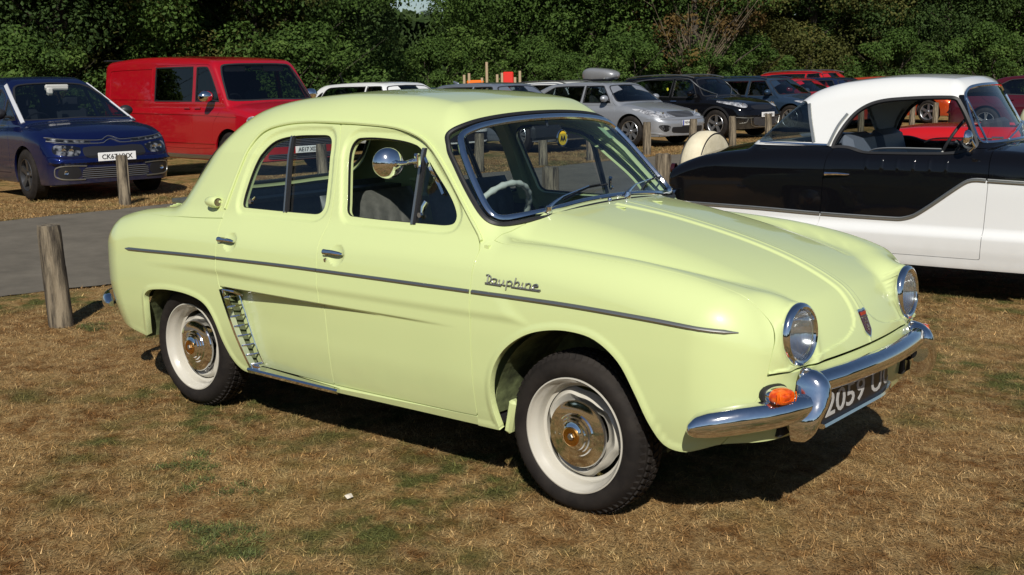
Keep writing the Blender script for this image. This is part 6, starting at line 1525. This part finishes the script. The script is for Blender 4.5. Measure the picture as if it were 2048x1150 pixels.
M['leaf'] = leaf_mat('broad_leaves', (.032, .060, .014), (.064, .115, .023), (.112, .172, .038))
M['leaf_dark'] = leaf_mat('dark_leaves', (.026, .047, .014), (.047, .082, .021), (.080, .122, .031))
M['leaf_olive'] = leaf_mat('olive_leaves', (.042, .052, .015), (.085, .092, .024), (.14, .13, .036))
M['leaf_brown'] = leaf_mat('dry_leaves', (.05, .035, .014), (.12, .075, .025), (.16, .12, .035))
M['bark'] = noise_var(mat('bark', (.1, .08, .06), .9), (.03, .024, .017), (.085, .068, .05), 8, bump=.6)
def crown_mesh(name, seed, H, Rr, z0, n_clump, per, leaf, mt, colu=.0):
    rg = np.random.default_rng(seed)
    u = rg.uniform(-1, 1, n_clump*3); a = rg.uniform(0, 2*np.pi, n_clump*3); C_ = []
    for k in range(n_clump*3):
        t = rg.random(); z = z0 + (H - z0)*t; prof = math.sqrt(max(1 - abs(2*t - .75)**2.6*.8, .05)) if t > .37 else .78 + .22*t/.37
        rr = Rr*prof*(1 + .18*math.sin(3*a[k] + seed) + .12*math.sin(5*a[k] + 7*t))*rg.uniform(.72, 1.03)
        C_.append((rr*math.cos(a[k]), rr*math.sin(a[k]), z))
        if len(C_) >= n_clump: break
    C_ = np.array(C_); cr_ = rg.uniform(.45, 1.0, len(C_))*Rr*.27
    n = len(C_)*per; ci = np.repeat(np.arange(len(C_)), per)
    d = rg.normal(0, 1, (n, 3)); d[:, 2] += .25; d /= np.linalg.norm(d, axis=1)[:, None]
    rad = cr_[ci]*(.55 + .5*rg.random(n)**.5)
    P = C_[ci] + d*rad[:, None]*np.array([1, 1, .8]); P[:, 2] = np.maximum(P[:, 2], .08)
    N = d*.9 + rg.normal(0, .55, (n, 3)) + np.array([0, 0, .35]); N /= np.linalg.norm(N, axis=1)[:, None]
    t1 = np.cross(N, rg.normal(0, 1, (n, 3))); t1 /= np.linalg.norm(t1, axis=1)[:, None]; t2 = np.cross(N, t1)
    s = leaf*rg.uniform(.6, 1.35, n)[:, None]
    V = np.empty((n, 4, 3)); V[:, 0] = P - t1*s*.5; V[:, 1] = P + t2*s*.34 - N*s*.10; V[:, 2] = P + t1*s*.5; V[:, 3] = P - t2*s*.34 - N*s*.10
    F = np.arange(4*n).reshape(n, 4); o = mk(name, V.reshape(-1, 3), F, mt, None, False)
    tone = np.clip(rg.normal(.45, .16, len(C_))[ci] + rg.normal(0, .17, n), 0, 1); at = o.data.attributes.new('tone', 'FLOAT', 'POINT'); at.data.foreach_set('value', np.repeat(tone, 4).astype(np.float32))
    return o
def trunk_mesh(name, seed, H, r):
    rnd = random.Random(seed); b = MB(); lean = [(0, 0, -.2)]; x = y = 0
    for k in range(1, 7): x += rnd.uniform(-.16, .16); y += rnd.uniform(-.16, .16); lean.append((x, y, H*.8*k/6))
    b.tube(lean, [r*1.25, r, r*.85, r*.7, r*.55, r*.38, r*.15], 10)
    for k in range(9):
        i = rnd.randint(1, 5); p = Vector(lean[i]); a = rnd.uniform(0, 6.28); l = rnd.uniform(1.2, 2.6); q = p + Vector((math.cos(a)*l*.5, math.sin(a)*l*.5, l*.45)); e = q + Vector((math.cos(a + .4)*l*.5, math.sin(a + .4)*l*.5, l*.35)); b.tube([p, q, e], [r*.25, r*.13, r*.04], 6)
    return b.build(name, M['bark'], None)
def tree(name, label, parts, x, y, rz, s, group, sz=1.0):
    t = thing(name, label, 'tree', (x, y, -.05), rz, group); t.scale = (s, s, s*sz)
    for o, first in parts:
        c = o if o.parent is None and not o.get('used') else o.copy()
        if c is not o: col.objects.link(c)
        c.parent = t; o['used'] = 1
        if 'used' in c.keys(): del c['used']
        o_used.add(o.name)
    return t
o_used = set()
def build_trees():
    kinds = {}
    for k, (seed, H, Rr, z0, nc, per, lf, mt) in {'broad': (1, 9.5, 3.6, .5, 170, 340, .105, 'leaf'), 'dark': (2, 10.5, 3.2, .5, 170, 340, .10, 'leaf_dark'), 'olive': (3, 8.0, 3.3, .3, 170, 340, .095, 'leaf_olive'),
                                           'dark2': (4, 9.0, 3.6, .4, 170, 340, .10, 'leaf_dark'), 'bush': (5, 3.0, 1.9, .05, 70, 240, .10, 'leaf'), 'dry': (6, 5.5, 2.0, 1.2, 60, 90, .12, 'leaf_brown')}.items():
        kinds[k] = [(crown_mesh('crown', seed, H, Rr, z0, nc, per, lf, M[mt]), 1), (trunk_mesh('trunk', seed, H, .22 if k != 'bush' else .06), 1)]
    G = 'trees behind the car park'
    def at(px, D):
        fx, fy = math.cos(_yaw), math.sin(_yaw); k = (px - 1024)/_f
        return _C[0] + D*(fx + k*math.sin(_yaw)), _C[1] + D*(fy - k*math.cos(_yaw))
    L_ = [('dark2', -60, 27, 1.05, 'dark leafy tree at the far left edge behind the blue people carrier'), ('broad', 150, 29, 1.0, 'green tree directly behind the rear of the red van'),
          ('olive', 330, 31, 1.1, 'olive tinted tree rising above the middle of the red van roof'), ('broad', 520, 31, .95, 'leafy green tree above the windscreen of the red van'),
          ('dark', 590, 33, 1.0, 'dark tree above the white hatchback, left of the sky gap'), ('dark2', 540, 39, 1.15, 'tall dark tree standing behind the leafy one above the red van windscreen'),
          ('broad', 1065, 48, 1.12, 'broad green tree just right of the sky gap'), ('broad', 1190, 47, 1.22, 'large broadleaf tree above the silver roof box'),
          ('broad', 1290, 45, 1.1, 'broad green tree above the silver saloon'), ('dark', 1020, 54, .95, 'dark tree in the second rank above the play frame'),
          ('dark2', 1340, 47, 1.0, 'dark tree over the front of the silver saloon, left of the dry tree'), ('olive', 1480, 49, 1.15, 'yellowish green tree above the black crossover, right of the dry tree'),
          ('olive', 1620, 50, 1.2, 'autumn tinged tree above the red crossover'), ('dark2', 1760, 50, 1.1, 'dark tree above the left half of the white hardtop'),
          ('dark', 1880, 50, 1.15, 'dark tree above the middle of the white hardtop'), ('dark2', 2010, 51, 1.1, 'dark tree above the right end of the white hardtop'),
          ('broad', 2140, 50, 1.1, 'green tree at the right edge above the cream saloon'), ('dark2', 40, 36, 1.2, 'dark tree in the second rank above the blue people carrier'),
          ('dark', 430, 38, 1.2, 'tall dark tree in the second rank over the gap between the van windows'), ('dark2', 1420, 56, 1.25, 'tall dark tree in the second rank behind the dry tree'),
          ('dark', 1700, 58, 1.25, 'tall dark tree in the second rank right of the autumn tinged one'), ('broad', 240, 37, 1.2, 'green tree in the second rank over the left half of the van roof'),
          ('dark', 1160, 56, 1.2, 'tall dark tree in the second rank above the roof box car'), ('broad', 2240, 52, 1.2, 'green tree beyond the right edge of the lot'), ('dark', -200, 27, 1.1, 'dark tree beyond the left edge of the lot'),
          ('dark2', 770, 43, .40, 'low dark tree beneath the sky gap'), ('dark', 875, 62, .46, 'distant low tree showing under the patch of sky')]
    rnd = random.Random(8)
    for k, px, D, s, lb in L_:
        x, y = at(px, D); tree({'broad': 'broadleaf_tree', 'dark': 'dark_tree', 'dark2': 'dark_tree', 'olive': 'olive_tree'}[k], lb, kinds[k], x, y, rnd.uniform(0, 6.28), s, G)
    B_ = [(60, 22.5, .8, 'low green bush behind the blue people carrier roof'), (620, 29, .9, 'green bush between the red van and the white hatchback'), (760, 33, .8, 'green bush above the white hatchback roof'), (880, 42, .9, 'green bush left of the play frame'),
          (1080, 43, .9, 'green bush between the play frame and the roof box'), (1250, 40, .9, 'bright bush behind the rear of the black crossover'), (1400, 42, .8, 'bright green bush above the black crossover bonnet'), (1500, 44, .9, 'green bush left of the red crossover'),
          (1790, 45, .95, 'bush behind the white hardtop, left part'), (1960, 45, 1.0, 'bush behind the white hardtop, right part'), (360, 30, .9, 'bush hidden low behind the red van'), (1130, 41, .7, 'small bush below the roof box')]
    for px, D, s, lb in B_:
        x, y = at(px, D); t = tree('bush', lb, kinds['bush'], x, y, rnd.uniform(0, 6.28), s, 'bushes behind the car park'); t['category'] = 'bush'
    x, y = at(1395, 43); tree('dry_tree', 'small half bare tree with dry pale branches above the black crossover', kinds['dry'], x, y, .5, 1.1, G)
    b = MB(); rnd = random.Random(9)
    x, y = at(1390, 42.3); t = thing('bare_shrub', 'pale leafless shrub beside the half bare tree', 'shrub', (x, y, 0))
    for k in range(70):
        a = rnd.uniform(0, 6.28); l = rnd.uniform(1.5, 4.2); s = rnd.uniform(.15, .6); p = [Vector((0, 0, 0)), Vector((math.cos(a)*s*l*.35, math.sin(a)*s*l*.35, l*.5)), Vector((math.cos(a + .3)*s*l, math.sin(a + .3)*s*l, l))]
        b.tube(p, [.03, .018, .006], 5)
        for j in range(4): q = p[1].lerp(p[2], rnd.random()); b.tube([q, q + Vector((rnd.uniform(-.5, .5), rnd.uniform(-.5, .5), rnd.uniform(.1, .6)))], [.008, .003], 4)
    b.build('branches', mat('pale_twigs', (.17, .13, .085), .9), t)
    # thick understorey closing the view below the crowns
    rg = np.random.default_rng(12); n = 60000
    pxs = rg.uniform(-400, 2500, n); Dn = np.interp(pxs, [-400, 300, 750, 900, 2500], [34, 35, 41, 58, 56]) + rg.uniform(0, 3, n)
    k = (pxs - 1024)/_f; fx, fy = math.cos(_yaw), math.sin(_yaw); hmax = np.interp(pxs, [-400, 740, 790, 900, 950, 2500], [8, 8, 4.2, 4.2, 9, 9])
    P = np.stack([_C[0] + Dn*(fx + k*math.sin(_yaw)), _C[1] + Dn*(fy - k*math.cos(_yaw)), hmax*rg.random(n)], 1)
    N = rg.normal(0, .6, (n, 3)) + np.array([.6, -.75, .4]); N /= np.linalg.norm(N, axis=1)[:, None]; t1 = np.cross(N, rg.normal(0, 1, (n, 3))); t1 /= np.linalg.norm(t1, axis=1)[:, None]; t2 = np.cross(N, t1); s = rg.uniform(.3, .6, n)[:, None]
    V = np.stack([P - t1*s*.5, P + t2*s*.4, P + t1*s*.5, P - t2*s*.4], 1); o = mk('woodland', V.reshape(-1, 3), np.arange(4*n).reshape(n, 4), M['leaf_dark'], None, False)
    at_ = o.data.attributes.new('tone', 'FLOAT', 'POINT'); at_.data.foreach_set('value', np.repeat(rg.uniform(0, .6, n), 4).astype(np.float32)); tag(o, 'dark dense woodland seen between the trunks', 'woodland', kind='stuff')
def build_far_wood():
    rg = np.random.default_rng(21); n = 26000; a = _yaw + math.pi + rg.uniform(-1.9, 1.9, n); D = rg.uniform(62, 68, n)
    h = (6.5 + 2.2*np.sin(a*9) + 1.3*np.sin(a*23 + 1))*rg.random(n)**.8
    P = np.stack([_C[0] + D*np.cos(a), _C[1] + D*np.sin(a), h], 1); N = rg.normal(0, .6, (n, 3)); N[:, 0] -= np.cos(a); N[:, 1] -= np.sin(a); N /= np.linalg.norm(N, axis=1)[:, None]
    t1 = np.cross(N, rg.normal(0, 1, (n, 3))); t1 /= np.linalg.norm(t1, axis=1)[:, None]; t2 = np.cross(N, t1); s = rg.uniform(.7, 1.5, n)[:, None]
    V = np.stack([P - t1*s*.5, P + t2*s*.4, P + t1*s*.5, P - t2*s*.4], 1); o = mk('far_woodland', V.reshape(-1, 3), np.arange(4*n).reshape(n, 4), M['leaf_dark'], None, False)
    at_ = o.data.attributes.new('tone', 'FLOAT', 'POINT'); at_.data.foreach_set('value', np.repeat(rg.uniform(0, .8, n), 4).astype(np.float32)); tag(o, 'line of distant woods round the rest of the field, mirrored in the chrome', 'woodland', kind='stuff')
def build_posts():
    G = 'wooden posts along the path'
    post(-2.25, -.09, .64, .074, (-.045, -.02), 'weathered split wooden post standing left of the green saloon', 1)
    post(-3.05, 6.0, .62, .080, (.0, .01), 'wooden post on the near side of the path seen through the windscreen', 2, G) if False else None
    fx, fy = math.cos(_yaw), math.sin(_yaw)
    def at(px, D): k = (px - 1024)/_f; return _C[0] + D*(fx + k*math.sin(_yaw)), _C[1] + D*(fy - k*math.cos(_yaw))
    x, y = at(1104, 11.5); post(x, y, .63, .085, (.0, .01), 'near side wooden post seen through the windscreen of the green saloon', 2, G)
    x, y = at(1329, 13.0); post(x, y, .64, .092, (.01, .0), 'thick wooden post between the green saloon and the tail of the coupe', 3, G)
    post(-8.72, 4.42, .60, .075, (-.05, .03), 'leaning wooden post in front of the blue people carrier number plate', 4, G)
    lab = {455: 'wooden post in front of the front wheel of the red van', 650: 'wooden post seen at the right edge of the green saloon rear window', 962: 'wooden post seen at the left of the windscreen, beside the grey saloon wheel', 1090: 'wooden post behind the badge on the windscreen',
           1185: 'wooden post right of the grey saloon number plate', 1297: 'wooden post in front of the silver saloon headlamp', 1387: 'wooden post beside the silver saloon number plate', 1467: 'wooden post in front of the black crossover lamp',
           1538: 'wooden post beside the black crossover number plate', 1721: 'wooden post seen through the rear side window of the coupe', 1822: 'wooden post left of the orange red hatchback wheel', 1868: 'wooden post in front of the orange red hatchback', 1909: 'wooden post at the nose of the orange red hatchback'}
    for i, (px, lb) in enumerate(lab.items()):
        k = (px - 1024)/_f; dx, dy = fx + k*math.sin(_yaw), fy - k*math.cos(_yaw); t = (-8.45 + .035*_C[1] - _C[0])/(dx - .035*dy); x, y = _C[0] + t*dx, _C[1] + t*dy
        post(x, y, .60, .078, (random.Random(i).uniform(-.04, .04), random.Random(i+9).uniform(-.03, .03)), lb, 10 + i, G)
    # play frame far behind
    for px, lb, cc, nm in ((958, 'distant play frame with orange panel between wooden poles', (.75, .16, .01), 'orange_panel'), (1023, 'distant play frame with red panel between wooden poles', (.65, .02, .01), 'red_panel')):
        x, y = at(px, 38.5); t = thing('play_frame', lb, 'play frame', (x, y, -.12), _yaw - math.pi/2, 'play frames by the trees')
        for k, (dx, hh) in enumerate(((-.36, 1.7), (-.2, 1.75), (.22, 1.6), (.38, 2.1 if px < 1000 else 1.8))): b = MB(); b.tube([(dx, 0, 0), (dx, 0, hh)], .045, 8); b.build('pole', mat('pale_pole', (.42, .32, .20), .8) if k == 0 and px < 1000 else bpy.data.materials['pale_pole'], t)
        pn = bpy.data.materials.new('play_panel'); pn.use_nodes = True; pn.node_tree.nodes['Principled BSDF'].inputs['Base Color'].default_value = (*cc, 1)
        b = MB(); b.box((0, 0, 1.25 if px < 1000 else 1.4), (.55 if px < 1000 else .34, .08, .55 if px < 1000 else .75), bev=.03); b.build(nm, pn, t)
def build_litter():
    b = MB(); b.add([(0, -.014, 0), (.012, -.006, .004), (.018, .004, .001), (.006, .016, .006), (-.008, .010, .002), (-.014, -.004, .005), (0, 0, .009)], [(0, 1, 6), (1, 2, 6), (2, 3, 6), (3, 4, 6), (4, 5, 6), (5, 0, 6)]); o = b.build('leaf_scrap', mat('pale_scrap', (.55, .5, .42), .8), None, loc=(1.545, -1.10, float(lawn_z(np.array([1.545]), np.array([-1.10]))[0]) + .014)); o.rotation_euler = (.3, .2, .6)
    tag(o, 'small pale dry leaf scrap on the grass before the green saloon', 'leaf')
# ------------------------------------------------------------------ put it together
import time as _t
_t0 = _t.time()
build_ground(); print('ground', _t.time() - _t0)
build_green_saloon(); print('saloon', _t.time() - _t0)
build_modern(); print("modern", _t.time() - _t0)
build_coupe(); build_roadster(); print("coupe", _t.time() - _t0)
build_posts(); build_trees(); build_far_wood(); build_litter(); print("trees", _t.time() - _t0)
build_grass(); print("grass", _t.time() - _t0)
